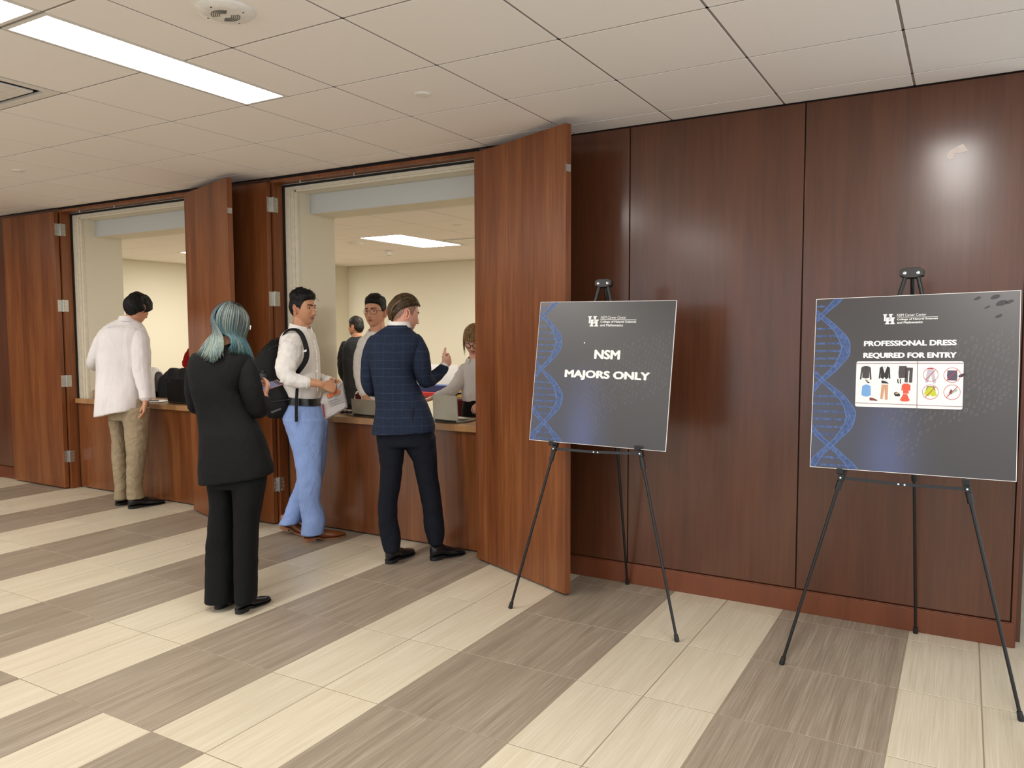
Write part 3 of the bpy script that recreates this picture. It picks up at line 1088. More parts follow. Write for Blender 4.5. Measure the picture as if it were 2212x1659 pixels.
def icon(name, box, polys, off=.0014):
    u0, v0, u1, v1 = box
    cols, m = [], MB()
    for col, pts in polys:
        if col not in cols: cols.append(col)
        b2.poly(m, [(u0 + a * (u1 - u0), v0 + b * (v1 - v0)) for a, b in pts], off + .0002 * len(m.f), cols.index(col))
    return m.build(name, [INKS[c] if isinstance(c, str) and c in INKS else INK_W for c in cols], card, fix=False)


JK = [(.30, .97), (.5, 1), (.70, .97), (.90, .88), (1, .0), (.87, .0), (.78, .62), (.80, .12), (.5, .08), (.20, .12), (.22, .62), (.13, 0), (0, 0), (.10, .88)]
icon('jacket_icon', (.251, .521, .312, .600), [('grey', JK), ('black', [(.45, .97), (.55, .97), (.5, .62)])])
icon('blazer_icon', (.348, .524, .407, .598), [('black', [(.30, 1), (.5, .45), (.70, 1), (.93, .9), (1, .05), (.88, .05), (.80, .55), (.85, .12), (.62, 0), (.5, .18), (.38, 0), (.15, .12), (.20, .55), (.12, .05), (0, .05), (.07, .9)]), ('white', [(.40, .98), (.60, .98), (.5, .48)]), ('black', [(.47, .95), (.53, .95), (.5, .80)])])
icon('skirt_icon', (.446, .530, .487, .600), [('grey', [(.06, 1), (.97, 1), (1, .05), (.08, .0), (0, .4)])])
icon('trousers_icon', (.477, .507, .517, .592), [('grey', [(.10, 1), (1, .98), (.95, 0), (.55, 0), (.58, .78), (.48, .78), (.40, 0), (0, .02)])])
icon('heels_icon', (.279, .500, .304, .522), [('black', [(0, 1), (.3, .9), (1, .1), (.6, 0), (.2, .5)]), ('beige', [(.15, .95), (.5, .9), (.8, .35), (.5, .4)])])
SH = [(0, .75), (.08, .98), (.5, .8), (.9, .35), (1, .15), (.95, 0), (.3, .08), (.05, .05)]
icon('shoe_icon', (.362, .499, .399, .518), [('black', SH)])
icon('boots_icon', (.441, .499, .462, .527), [('black', [(0, .95), (.3, .95), (.3, .45), (.55, .1), (.2, .1), (.05, .4)]), ('black', [(.62, 1), (.95, 1), (.85, .5), (1, .05), (.72, .05), (.62, .4)])])
icon('shirt_icon', (.262, .423, .311, .494), [('blue', [(.36, .97), (.5, 1), (.64, .97), (.95, .85), (1, .1), (.84, .1), (.82, .05), (.5, 0), (.18, .05), (.16, .1), (0, .1), (.06, .85)])])
icon('shoe_icon', (.304, .400, .346, .420), [('brown', SH)])
icon('trousers_icon', (.359, .408, .398, .494), [('tan', [(.12, 1), (.98, 1), (.97, 0), (.62, 0), (.52, .75), (.32, .02), (0, .05)])])
icon('suit_jacket_icon', (.463, .445, .508, .501), [('red', [(.28, 1), (.72, 1), (.98, .85), (1, .3), (.82, .3), (.8, .55), (.82, 0), (.18, 0), (.2, .55), (.15, .3), (0, .3), (.04, .85)])])
icon('flared_skirt_icon', (.457, .401, .507, .443), [('red', [(.33, 1), (.68, 1), (1, .15), (.75, 0), (.25, 0), (0, .15)])])
icon('flats_icon', (.427, .428, .459, .454), [('black', [(0, .5), (.1, .9), (.4, 1), (.9, .6), (1, .2), (.7, 0), (.2, .1)]), ('beige', [(.15, .65), (.45, .85), (.75, .6), (.4, .55)])])
icon('jeans_icon', (.578, .503, .630, .592), [('lilac', [(.18, .97), (.70, .97), (1, .05), (.70, 0), (.5, .6), (.25, .05), (0, .08)]), ('ring', [(.18, .97), (.70, .97), (.72, .90), (.16, .90)])])
icon('mini_skirt_icon', (.679, .521, .728, .576), [('plum', [(.05, 1), (.95, 1), (1, .4), (.95, 0), (.08, .02), (0, .5)])])
icon('shorts_icon', (.573, .432, .635, .488), [('lime', [(.25, 1), (.75, 1), (1, .1), (.62, 0), (.5, .2), (.38, 0), (0, .2)]), ('grey', [(.25, 1), (.75, 1), (.76, .92), (.24, .92)]), ('black', [(.22, .9), (.3, .9), (.1, .5)]), ('black', [(.78, .9), (.7, .9), (.92, .5)])])
icon('sneaker_icon', (.676, .440, .731, .476), [('lilac', [(0, .05), (.2, 0), (1, .7), (.95, .9), (.6, .5)]), ('brown', [(.25, .3), (.42, .95), (.55, .8), (.5, .2)]), ('mint', [(.5, .2), (.55, .75), (.95, 1), (.98, .75)])])
for (u0, v0, u1, v1) in ((.567, .514, .639, .591), (.664, .510, .743, .592), (.565, .416, .643, .497), (.666, .417, .744, .499)):
    m = MB(); cx, cy, ax, ay = (u0 + u1) / 2, (v0 + v1) / 2, (u1 - u0) / 2, (v1 - v0) / 2
    ring = []
    N = 36
    vs = [b2.P(cx + k * ax * math.cos(a), cy + k * ay * math.sin(a), .0026) for k in (1, .95) for a in np.linspace(0, 2 * math.pi, N, endpoint=False)]
    m.add(vs, [(i, (i + 1) % N, N + (i + 1) % N, N + i) for i in range(N)])
    b2.poly(m, [(cx - .66 * ax, cy - .72 * ay), (cx - .60 * ax, cy - .76 * ay), (cx + .66 * ax, cy + .72 * ay), (cx + .60 * ax, cy + .76 * ay)], .0027)
    m.build('prohibition_ring', INKS['ring'], card, fix=False)
m = MB()
for q in ([(.232, .6125), (.755, .6145), (.755, .6165), (.232, .6145)], [(.232, .3855), (.755, .3795), (.755, .3815), (.232, .3875)], [(.5405, .365), (.543, .365), (.5395, .626), (.537, .626)]):
    b2.poly(m, q, .0024)
m.build('divider_lines', INKS['maroon'], card, fix=False)

# ---- torn tape left on the panelling, and scratches
tp = MB()
q = [(2044, 335), (2050, 327), (2068, 316), (2080, 311), (2086, 318), (2091, 326), (2078, 330), (2062, 331), (2060, 343), (2052, 346), (2046, 341)]
tp.prism([on(x, y, y=-.0008) for x, y in q], (0, -.0012, 0))
o = tp.build('tape_scrap', plain('masking tape', srgb(228, 214, 206), .6, bump=.4))
tag(o, 'torn scrap of whitish tape stuck on the dark wood panel', 'tape')
# ================================================================ people: building blocks
from mathutils import noise as mnoise


def smoothstep(x, a, b):
    t = np.clip((x - a) / (b - a), 0, 1)
    return t * t * (3 - 2 * t)


def g2(x, z, cx, cz, sx, sz):
    return np.exp(-((x - cx) / sx) ** 2 - ((z - cz) / sz) ** 2)


def head_surface(th, uz, opt):
    """th azimuth from the nose, uz in -1..1; arrays -> x, y, z in metres (head local)"""
    lo = uz < 0
    cp = np.where(lo, (1 - np.abs(uz) ** 2.6) ** (1 / 2.6), np.sqrt(np.clip(1 - uz ** 2, 0, 1)))
    ux, uy = np.sin(th), np.cos(th)
    k = np.clip((-uz - 0.05) / 0.95, 0, 1)
    x = ux * cp * .0755 * (1 - .34 * k ** 1.2)
    fy = np.sign(uy) * np.abs(uy) ** .82
    y = np.where(uy > 0, fy * cp * .091 * (1 - .02 * k), uy * cp * .101 * (1 - .62 * k ** 1.1))
    z = uz * .118
    w = smoothstep(uy, 0.05, .55)
    t = np.clip((.020 - z) / .055, 0, 1)
    a = np.where(z > -.036, t ** 1.25 * .0235, .0235 * np.exp(-((z + .036) / .0065) ** 2))
    nose = a * np.exp(-(x / (.0065 + .0075 * t)) ** 2) + .0065 * (g2(x, z, .0125, -.036, .007, .007) + g2(x, z, -.0125, -.036, .007, .007))
    sock = -.0095 * (g2(x, z, .032, .008, .018, .011) + g2(x, z, -.032, .008, .018, .011))
    brow = .0045 * (g2(x, z, .030, .030, .022, .008) + g2(x, z, -.030, .030, .022, .008) + g2(x, z, 0, .030, .016, .008))
    cheek = .0055 * (g2(x, z, .042, -.022, .018, .020) + g2(x, z, -.042, -.022, .018, .020))
    fm = opt.get('mouth', 1.0)
    lips = fm * (.0062 * g2(x, z, 0, -.0565, .021, .0058) + .0068 * g2(x, z, 0, -.0700, .017, .0065) - .0060 * g2(x, z, 0, -.0632, .023, .0026))
    chin = .0120 * g2(x, z, 0, -.100, .022, .017) + .003 * g2(x, z, 0, -.085, .03, .01)
    phil = -.002 * g2(x, z, 0, -.046, .005, .006)
    y = y + w * (nose + sock + brow + cheek + lips + chin + phil)
    return x, y, z


HAIRLINE = [(0, .066), (28, .062), (48, .050), (62, .020), (70, -.012), (80, .004), (92, .016), (108, .004), (125, -.040), (150, -.060), (180, -.064)]


class Head:
    """a head with a face, ears, hair cap; local frame right x, forward y, up z"""

    def __init__(self, c, fwd, up=(0, 0, 1), s=1.0, roll=0.0, **opt):
        self.c = np.array(c, float)
        f = nrm(fwd)
        u = np.array(up, float)
        u = nrm(u - f * (u @ f))
        r = np.cross(f, u)
        if roll:
            u, r = u * math.cos(roll) + r * math.sin(roll), r * math.cos(roll) - u * math.sin(roll)
        self.r, self.f, self.u, self.s, self.opt = r, f, u, s, opt
        self.NT_, self.NU = 120, 88
        # denser columns round the face
        a = np.linspace(-1, 1, self.NT_, endpoint=False)
        self.th = np.pi * (a * .55 + .45 * np.sign(a) * np.abs(a) ** 2.0)
        b = np.linspace(-1, 1, self.NU + 1)
        self.uz = np.clip(np.sin(b * np.pi / 2) * .55 + b * .45, -.9995, .9995)
        TH, UZ = np.meshgrid(self.th, self.uz)
        self.X, self.Y, self.Z = head_surface(TH, UZ, opt)
        self.wid = opt.get('wide', 1.0)
        self.X = self.X * self.wid

    def W(self, x, y, z):
        x, y, z = (np.asarray(q, float) * self.s for q in (x, y, z))
        return self.c + x[..., None] * self.r + y[..., None] * self.f + z[..., None] * self.u

    def p(self, x, y, z):
        return self.c + self.s * (x * self.r + y * self.f + z * self.u)

    def surf_y(self, x, z):
        front = np.abs(self.th) < 1.6
        d = (self.X[:, front] - x) ** 2 + (self.Z[:, front] - z) ** 2
        i = np.unravel_index(np.argmin(d), d.shape)
        return self.Y[:, front][i]

    def grid(self, mb, X, Y, Z, keep=None):
        n, m = X.shape
        P = self.W(X, Y, Z).reshape(-1, 3)
        fs = []
        for i in range(n - 1):
            for j in range(m):
                k = (j + 1) % m
                if keep is None or keep[i, j] or keep[i + 1, j] or keep[i, k] or keep[i + 1, k]:
                    fs.append((i * m + j, i * m + k, (i + 1) * m + k, (i + 1) * m + j))
        mb.add(P, fs)

    def add_skin(self, mb):
        """head, ears; returns the colour function for its vertices"""
        v0 = len(mb.v)
        self.grid(mb, self.X, self.Y, self.Z)
        m = self.X.shape[1]
        n = self.X.shape[0]
        mb.f.append(tuple(v0 + j for j in range(m))); mb.m.append(0)
        mb.f.append(tuple(v0 + (n - 1) * m + j for j in range(m))); mb.m.append(0)
        col = []
        sk = np.array(self.opt['skin'][:3]); lip = np.array(self.opt.get('lip', (sk[0] * .55, sk[1] * .34, sk[2] * .36)))
        hc = np.array(self.opt.get('fade', self.opt['hair'])[:3])
        st = self.opt.get('stubble', 0.0)
        Xf, Yf, Zf = self.X.ravel(), self.Y.ravel(), self.Z.ravel()
        az = np.degrees(np.abs(np.arctan2(Xf, Yf)))
        hz = np.interp(az, [q[0] for q in HAIRLINE], [q[1] for q in HAIRLINE])
        scalp = smoothstep(Zf - hz, -.004, .010) * self.opt.get('scalp', 1.0)
        lipm = (Yf > .05) * np.clip(1.05 * g2(Xf, Zf, 0, -.0565, .021, .0048) + 1.05 * g2(Xf, Zf, 0, -.0695, .017, .0055), 0, 1)
        mouth = (Yf > .05) * g2(Xf, Zf, 0, -.0632, .020, .0026)
        beard = st * smoothstep(-Zf, .045, .075) * smoothstep(Yf, -.01, .03) + st * .8 * (Yf > .05) * g2(Xf, Zf, 0, -.046, .022, .006)
        blush = .5 * (Yf > 0) * (g2(Xf, Zf, .042, -.022, .02, .02) + g2(Xf, Zf, -.042, -.022, .02, .02) + g2(Xf, Zf, 0, -.03, .014, .016))
        for k in range(len(Xf)):
            c = sk * (1 - .10 * blush[k]) + np.array((.03, 0, 0)) * blush[k]
            c = c * (1 - beard[k]) + hc * .9 * beard[k]
            c = c * (1 - lipm[k]) + lip * lipm[k]
            c = c * (1 - .8 * mouth[k])
            c = c * (1 - scalp[k]) + hc * scalp[k]
            col.append(c)
        # ears
        for sd in (-1, 1):
            e0 = len(mb.v)
            cx, cy, cz = sd * .0735 * self.wid, -.006, -.004
            out = []
            for a in np.linspace(-.5 * math.pi, 1.35 * math.pi, 16):
                ey, ez = .0165 * math.cos(a), .031 * math.sin(a)
                if math.sin(a) < 0: ey *= .72
                out.append(self.p(cx + sd * (.011 - .35 * (ey + .004) * .6), cy - ey * 1.0 - .004 - .18 * ez, cz + ez))
            mb.tube(out, .0042 * self.s, 8, rnd=True)
            mb.tube([self.p(cx - sd * .006, cy, cz - .020), self.p(cx + sd * .004, cy - .004, cz), self.p(cx + sd * .003, cy - .009, cz + .022)], [.010 * self.s, .0135 * self.s, .009 * self.s], 10, flat=.55, rnd=True)
            mb.tube([self.p(cx + sd * .006, cy + .002, cz - .033), self.p(cx + sd * .007, cy, cz - .022)], .0058 * self.s, 8, rnd=True)
            ec = sk * np.array((1.0, .86, .84))
            col += [ec] * (len(mb.v) - e0)
        return col

    def face_parts(self, parent, skin_mat, hair_mat, eye_mats):
        """eyeballs, irises, eyelids and brows as parts of the body"""
        ey = {}
        for sd in (-1, 1):
            x, z = sd * .0315 * self.wid, .008
            y = self.surf_y(x, z) - .0062
            MB().lathe(self.p(x, y, z), [(.0118 * self.s * math.sin(a), -.0118 * self.s * math.cos(a)) for a in np.linspace(0.02, math.pi - .02, 12)], 16, axis=self.f).build('eyeball', eye_mats[0], parent, smooth=170)
            gz = self.opt.get('gaze', (0, 0))
            d = nrm(self.f + self.r * gz[0] + self.u * gz[1])
            c = self.p(x, y, z) + d * .0088 * self.s
            MB().lathe(c, [(.0001, .0040 * self.s), (.0030 * self.s, .0034 * self.s), (.0058 * self.s, .0018 * self.s), (.0062 * self.s, 0)], 14, axis=d).build('iris', eye_mats[1], parent, smooth=170)
            # lids: thick arcs above and below the eye
            m = MB()
            op = self.opt.get('lid', .0066)
            for sgn, o2, rad in ((1, op, .0026), (-1, .0066, .0020)):
                pts = []
                for q in np.linspace(-1, 1, 9):
                    xx = x + q * .0150
                    zz = z + sgn * o2 * (1 - q * q) - .001 * q * sd * -1
                    pts.append(self.p(xx, self.surf_y(x, z) + .0035 - .0045 * q * q - .002 * (q * sd > 0) * q * sd, zz))
                m.tube(pts, [rad * self.s * (.55 + .45 * (1 - q * q)) for q in np.linspace(-1, 1, 9)], 7, rnd=True)
            m.build('eyelids', skin_mat, parent, smooth=170)
            b = MB()
            pts = []
            for q in np.linspace(0, 1, 9):
                xx = sd * (.014 + .038 * q) * self.wid
                zz = .026 + .006 * math.sin(q * 2.1) - .004 * q
                pts.append(self.p(xx, self.surf_y(xx, zz) + .0008, zz))
            b.tube(pts, [.0037 * self.s * (.9 - .5 * q ** 2) * self.opt.get('browk', 1.0) for q in np.linspace(0, 1, 9)], 6, flat=.6, rnd=True)
            b.build('eyebrow', hair_mat, parent, smooth=170)

    def hair_cap(self, parent, mat, thick, line=None, nz=.004, freq=60, name='hair', seed=0, edge=.012):
        """thick: function(az_deg, X, Y, Z) -> metres; grown from the hairline inward"""
        az = np.degrees(np.abs(np.arctan2(self.X, self.Y)))
        L = line or HAIRLINE
        hz = np.interp(az, [q[0] for q in L], [q[1] for q in L])
        d = self.Z - hz
        t = smoothstep(d, -.002, edge) * thick(az, self.X, self.Y, self.Z)
        R = np.sqrt(self.X ** 2 + self.Y ** 2 + self.Z ** 2)
        NX, NY, NZ = self.X / R, self.Y / R, self.Z / R
        jit = np.zeros_like(self.X)
        for i in range(self.X.shape[0]):
            for j in range(self.X.shape[1]):
                v = Vector((self.X[i, j] * freq * 1.6, self.Y[i, j] * freq * .5, self.Z[i, j] * freq * .35 + seed))
                jit[i, j] = mnoise.noise(v)
        off = t * (1 + 0) + np.where(d > 0, jit * nz * smoothstep(t, 0, .006), 0) - .0025 * (d <= .002)
        keep = d > -.004
        m = MB()
        self.grid(m, self.X + NX * off, self.Y + NY * off, self.Z + NZ * off, keep)
        # drop unused verts happens in mesh clean
        o = m.build(name, mat, parent, fix=False)
        bm = bmesh.new(); bm.from_mesh(o.data)
        bmesh.ops.delete(bm, geom=[v for v in bm.verts if not v.link_faces], context='VERTS')
        bm.to_mesh(o.data); bm.free()
        shade(o.data, 170)
        return o


# ---------------------------------------------------------------- fused surfaces
def fuse(mb, voxel=.008, smooth=6, fac=.5):
    me = mb.mesh('tmp')
    ob = bpy.data.objects.new('tmp', me)
    COL.objects.link(ob)
    r = ob.modifiers.new('r', 'REMESH'); r.mode = 'VOXEL'; r.voxel_size = voxel; r.adaptivity = 0
    s = ob.modifiers.new('s', 'SMOOTH'); s.iterations = smooth; s.factor = fac
    dg = bpy.context.evaluated_depsgraph_get()
    out = bpy.data.meshes.new_from_object(ob.evaluated_get(dg))
    bpy.data.objects.remove(ob); bpy.data.meshes.remove(me)
    return out


def wrinkle(me, amp=.004, sc=(7, 7, 13), seed=0.0, zone=None, sharp=True):
    """folds: push vertices along their normals"""
    n = len(me.vertices)
    co = np.empty(n * 3, np.float32); me.vertices.foreach_get('co', co); co = co.reshape(-1, 3)
    no = np.empty(n * 3, np.float32); me.vertices.foreach_get('normal', no); no = no.reshape(-1, 3)
    d = np.empty(n)
    for i in range(n):
        x, y, z = co[i]
        warp = mnoise.noise(Vector((x * 3 + seed, y * 3, z * 3))) * .9
        a = mnoise.noise(Vector((x * sc[0] + seed, y * sc[1] + warp, z * sc[2] + warp * 1.3 + (x + y) * 4)))
        b = mnoise.noise(Vector((x * sc[0] * 2.3, y * sc[1] * 2.3 + seed, z * sc[2] * 1.7 - (x - y) * 5)))
        v = (1 - 2.2 * math.sqrt(a * a + .03)) if sharp else a * 1.4
        d[i] = .65 * v + .5 * b
    if zone is not None:
        d *= zone(co)
    co = co + no * (d * amp)[:, None]
    me.vertices.foreach_set('co', co.astype(np.float32).ravel())
    me.update()


class Person:
    def __init__(self, foot, label, D=None):
        self.D = D if D is not None else depth_of((foot[0], foot[1], 0))
        self.root = thing('person', (foot[0], foot[1], 0), label, 'person')

    @property
    def k(self):
        return self.D / F_PX

    def J(self, px, py, dd=0.0):
        """a joint: seen at (px, py) from the hall, dd metres further back than the feet"""
        return at_depth(px, py, self.D + dd)

    def loft(self, mb, rows, n=28, p=2.35, step=7):
        """rows: (py, left px, right px, half depth, dd, tilt px)"""
        rows = [tuple(r) + (0,) * (6 - len(r)) for r in rows]
        ys = [r[0] for r in rows]
        yy = np.linspace(ys[0], ys[-1], max(3, int((ys[-1] - ys[0]) / step)))
        A = np.array([[np.interp(y, ys, [r[c] for r in rows]) for c in range(1, 6)] for y in yy])
        if len(yy) > 5:   # soften corners
            A2 = A.copy(); A2[1:-1] = (A[:-2] + 2 * A[1:-1] + A[2:]) / 4; A = A2
        rs = []
        for y, (L, R, hd, dd, tilt) in zip(yy, A):
            c = self.J((L + R) / 2, y, dd)
            kk = (self.D + dd) / F_PX
            w = (R - L) / 2 * kk
            ring = []
            for a in np.linspace(0, 2 * math.pi, n, endpoint=False):
                ca, sa = math.cos(a), math.sin(a)
                ca = math.copysign(abs(ca) ** (2 / p), ca); sa = math.copysign(abs(sa) ** (2 / p), sa)
                ring.append(c + HR * w * ca + HF * hd * sa + UP * tilt * kk * ca)
            rs.append(ring)
        return mb.rings(rs)

    def limb(self, mb, pts, n=14, rnd=True, flat=1.0, sub=4):
        """pts: (px, py, dd, radius px)"""
        P = np.array([self.J(q[0], q[1], q[2]) for q in pts]); R = [q[3] * self.k for q in pts]
        if sub > 1 and len(pts) > 2:
            t = np.arange(len(pts)); tt = np.linspace(0, len(pts) - 1, (len(pts) - 1) * sub + 1)
            Q = np.stack([np.interp(tt, t, P[:, c]) for c in range(3)], 1)
            RR = np.interp(tt, t, R)
            for _ in range(2):
                Q[1:-1] = (Q[:-2] + 2 * Q[1:-1] + Q[2:]) / 4
            P, R = Q, list(RR)
        return mb.tube(P, R, n, rnd=rnd, flat=flat)

    def garment(self, name, mb, mat, voxel=.008, smooth=3, wr=None, parent=None, seed=0, bottom=None):
        me = fuse(mb, voxel, smooth)
        if wr:
            wrinkle(me, seed=seed, **wr)
        base = np.array(wloc(parent or self.root))
        me.transform(Matrix.Translation(-Vector(base)))
        me.name = name
        me.materials.clear(); me.materials.append(mat)
        shade(me, 170)
        o = bpy.data.objects.new(name, me)
        COL.objects.link(o)
        o.parent = parent or self.root
        return o

    def sleeve(self, pts, mat, wr=None, seed=0, parent=None, name='sleeve', voxel=.007):
        m = MB(); self.limb(m, pts)
        return self.garment(name, m, mat, voxel, 2, wr or dict(amp=.008, sc=(11, 11, 15)), parent, seed)

    def body(self, head, parts, skin, voxel=.0045):
        """one continuous skin surface: trunk, neck, arms and hands, with the head on its neck"""
        me = fuse(parts, voxel, 3, .5)
        mb = MB().join(me)
        col = [np.array(skin[:3])] * len(mb.v)
        bpy.data.meshes.remove(me)
        col += head.add_skin(mb)
        o = mb.build('body', M['skin'], self.root, fix=True)
        ca = o.data.color_attributes.new('Col', 'FLOAT_COLOR', 'POINT')
        flat = np.ones((len(col), 4), np.float32); flat[:, :3] = np.array(col)
        ca.data.foreach_set('color', flat.ravel())
        shade(o.data, 170)
        return o


def hand(mb, wrist, d, pn, side, size=1.0, curl=(.5, .5, .55, .6), thumb=(.5, .4), spread=.06):
    """palm and five fingers. d: from wrist to knuckles, pn: out of the palm, side: +1 thumb along cross(d, pn)"""
    wrist = np.array(wrist, float)
    d = nrm(d); pn = nrm(np.array(pn, float) - d * (np.array(pn, float) @ d))
    w = np.cross(d, pn) * side
    s = size
    # palm as a flattened loft
    rings = []
    for t, hw, ht in ((-.012, .024, .019), (.010, .028, .019), (.035, .037, .017), (.065, .041, .015), (.088, .040, .013), (.096, .034, .008)):
        c = wrist + d * t * s + pn * .004 * s
        rings.append([c + w * hw * s * math.copysign(abs(math.cos(a)) ** .8, math.cos(a)) + pn * ht * s * math.sin(a) for a in np.linspace(0, 2 * math.pi, 16, endpoint=False)])
    mb.rings(rings)
    for i, (off, L, r) in enumerate(((.029, .072, .0088), (.0095, .080, .0090), (-.010, .074, .0086), (-.029, .058, .0076))):
        base = wrist + d * (.088 - .004 * abs(i - 1)) * s + w * off * s
        dd = nrm(d + w * spread * (1.5 - i))
        pts = [base - dd * .012 * s, base]
        ang = 0.0
        p = base
        for j, fr in enumerate((.45, .30, .25)):
            ang += curl[i] * (1.0, 1.15, .7)[j]
            v = dd * math.cos(ang) + pn * math.sin(ang)
            p = p + v * L * fr * s
            pts.append(p)
        mb.tube(pts, [r * s, r * s, r * .98 * s, r * .9 * s, r * .76 * s], 10, rnd=True)
    b = wrist + d * .022 * s + w * .026 * s + pn * .006 * s
    v1 = nrm(d * math.cos(.75) + w * math.sin(.75) + pn * .25)
    v2 = nrm(d * math.cos(.75 - thumb[0]) + w * math.sin(.75 - thumb[0]) + pn * (.25 + thumb[1] * .5))
    v3 = nrm(d * math.cos(.75 - thumb[0] * 1.6) + w * math.sin(.75 - thumb[0] * 1.6) + pn * (.25 + thumb[1]))
    p1 = b + v1 * .040 * s; p2 = p1 + v2 * .032 * s; p3 = p2 + v3 * .024 * s
    mb.tube([b, p1, p2, p3], [.0150 * s, .0112 * s, .0100 * s, .0080 * s], 10, rnd=True)
    return wrist


def shoe(person, heel, toe, mat, sole_mat, name='shoe', lift=0.0, L=None, wid=.049, top=.075, heel_h=.022, heel_mat=None, pointed=.7, laces=False, ankle=None):
    """heel and toe: ground points; an upper, a sole and a heel block"""
    heel, toe = np.array((heel[0], heel[1], 0.)), np.array((toe[0], toe[1], 0.))
    d = nrm(toe - heel)
    L = L or np.linalg.norm(toe - heel)
    s = np.cross(UP, d)
    def rise(t):           # heel lifted off the floor while stepping
        return lift * max(0.0, 1 - t / .72)
    def outline(t):
        w = wid * np.interp(t, [0, .04, .12, .3, .45, .68, .82, .93, .98, 1], [.28, .56, .68, .68, .66, 1.0, .94, .62 * (.55 + .45 / pointed * .7), .36, .12])
        return w, .010 * math.sin(t * 2.4)
    ts = np.concatenate([np.linspace(0, .12, 5), np.linspace(.16, .84, 16), np.linspace(.87, 1, 6)])
    up = MB()
    rings = []
    for t in ts:
        w, cx = outline(t)
        h = np.interp(t, [0, .05, .15, .30, .42, .55, .70, .85, .95, 1], [top * .80, top * .95, top, top * .98, top * .86, top * .66, top * .52, top * .42, top * .30, top * .14])
        z0 = np.interp(t, [0, .3, .45, 1], [heel_h, heel_h, .008, .008]) + rise(t)
        c = heel + d * L * t + s * cx
        ring = []
        for a in np.linspace(0, 2 * math.pi, 20, endpoint=False):
            ca, sa = math.cos(a), math.sin(a)
            tw = 1.0 if sa < 0 else (1 - .30 * sa)
            ring.append(c + s * w * tw * math.copysign(abs(ca) ** .75, ca) + UP * (z0 + (h * .5) * (1 + math.copysign(abs(sa) ** .8, sa))))
        rings.append(ring)
    up.rings(rings)
    o = up.build(name, mat, person.root, smooth=60)
    so = MB()
    rings = []
    for t in ts:
        w, cx = outline(t)
        z1 = np.interp(t, [0, .3, .45, 1], [heel_h, heel_h, .009, .009]) + rise(t)
        c = heel + d * L * t + s * cx
        w += .003
        rings.append([c + s * w + UP * z1, c - s * w + UP * z1, c - s * w + UP * (z1 - .0075), c + s * w + UP * (z1 - .0075)])
    so.rings(rings)
    so.build('sole', sole_mat, o, smooth=40)
    hb = MB()
    rings = []
    for z in (0.0005, heel_h - .006):
        poly = []
        for t in np.linspace(.01, .27, 8):
            w, cx = outline(t); poly.append((t, cx + w, 1))
        poly += [(t, c - 2 * 0, 0) for t, c, _ in []]
        pts = [heel + d * L * t + s * (outline(t)[1] + outline(t)[0]) + UP * (z + rise(t)) for t in np.linspace(.0, .27, 8)]
        pts += [heel + d * L * t + s * (outline(t)[1] - outline(t)[0]) + UP * (z + rise(t)) for t in np.linspace(.27, .0, 8)]
        rings.append(pts)
    hb.rings(rings)
    hb.build('heel', heel_mat or sole_mat, o, smooth=40)
    if laces:
        for t in (.46, .52, .58):
            w, cx = outline(t)
            h = np.interp(t, [.42, .55, .70], [top * .86, top * .66, top * .52]) + .009
            c = heel + d * L * t + s * cx + UP * (h + .0)
            MB().tube([c - s * w * .42 - UP * .004, c + UP * .002, c + s * w * .42 - UP * .004], .0022, 6, rnd=True).build('lace', mat, o)
    return o


def fabric(name, col, rough=.85, var=.08, bump=.25, scale=380, sheen=0.0, fold=.35, fsc=(12, 12, 8)):
    t = NT(name)
    v = t.coords('Object')
    n1 = t.noise(v, 9, 3)
    n2 = t.noise(v, scale, 2)
    lo = tuple(c * (1 - var) for c in col[:3]) + (1,); hi = tuple(min(1, c * (1 + var)) for c in col[:3]) + (1,)
    t.base(t.ramp(n1, [(.3, lo), (.7, hi)]))
    t.set(rough=rough, sheen=sheen, spec=.25)
    fv = t.coords('Object', fsc)
    fn = t.n('ShaderNodeTexNoise'); fn.inputs['Scale'].default_value = 1.0; fn.inputs['Detail'].default_value = 3; fn.inputs['Distortion'].default_value = 1.2
    t.l(fv, fn.inputs['Vector'])
    b1 = t.n('ShaderNodeBump'); b1.inputs['Strength'].default_value = fold; b1.inputs['Distance'].default_value = .02
    t.l(fn.outputs['Fac'], b1.inputs['Height'])
    b2 = t.n('ShaderNodeBump'); b2.inputs['Strength'].default_value = bump; b2.inputs['Distance'].default_value = .0012
    t.l(n2, b2.inputs['Height']); t.l(b1.outputs[0], b2.inputs['Normal'])
    t.l(b2.outputs[0], t.b.inputs['Normal'])
    return t.m


def hair_mat(name, a, b, c=None, scale=(160, 160, 14), rough=.55):
    t = NT(name)
    v = t.coords('Object', scale)
    n = t.noise(v, 1.0, 4, .6)
    t.base(t.ramp(n, [(.32, a), (.55, b), (.75, c or b)]))
    t.set(rough=rough, spec=.22)
    t.bump(n, .5, .004)
    return t.m


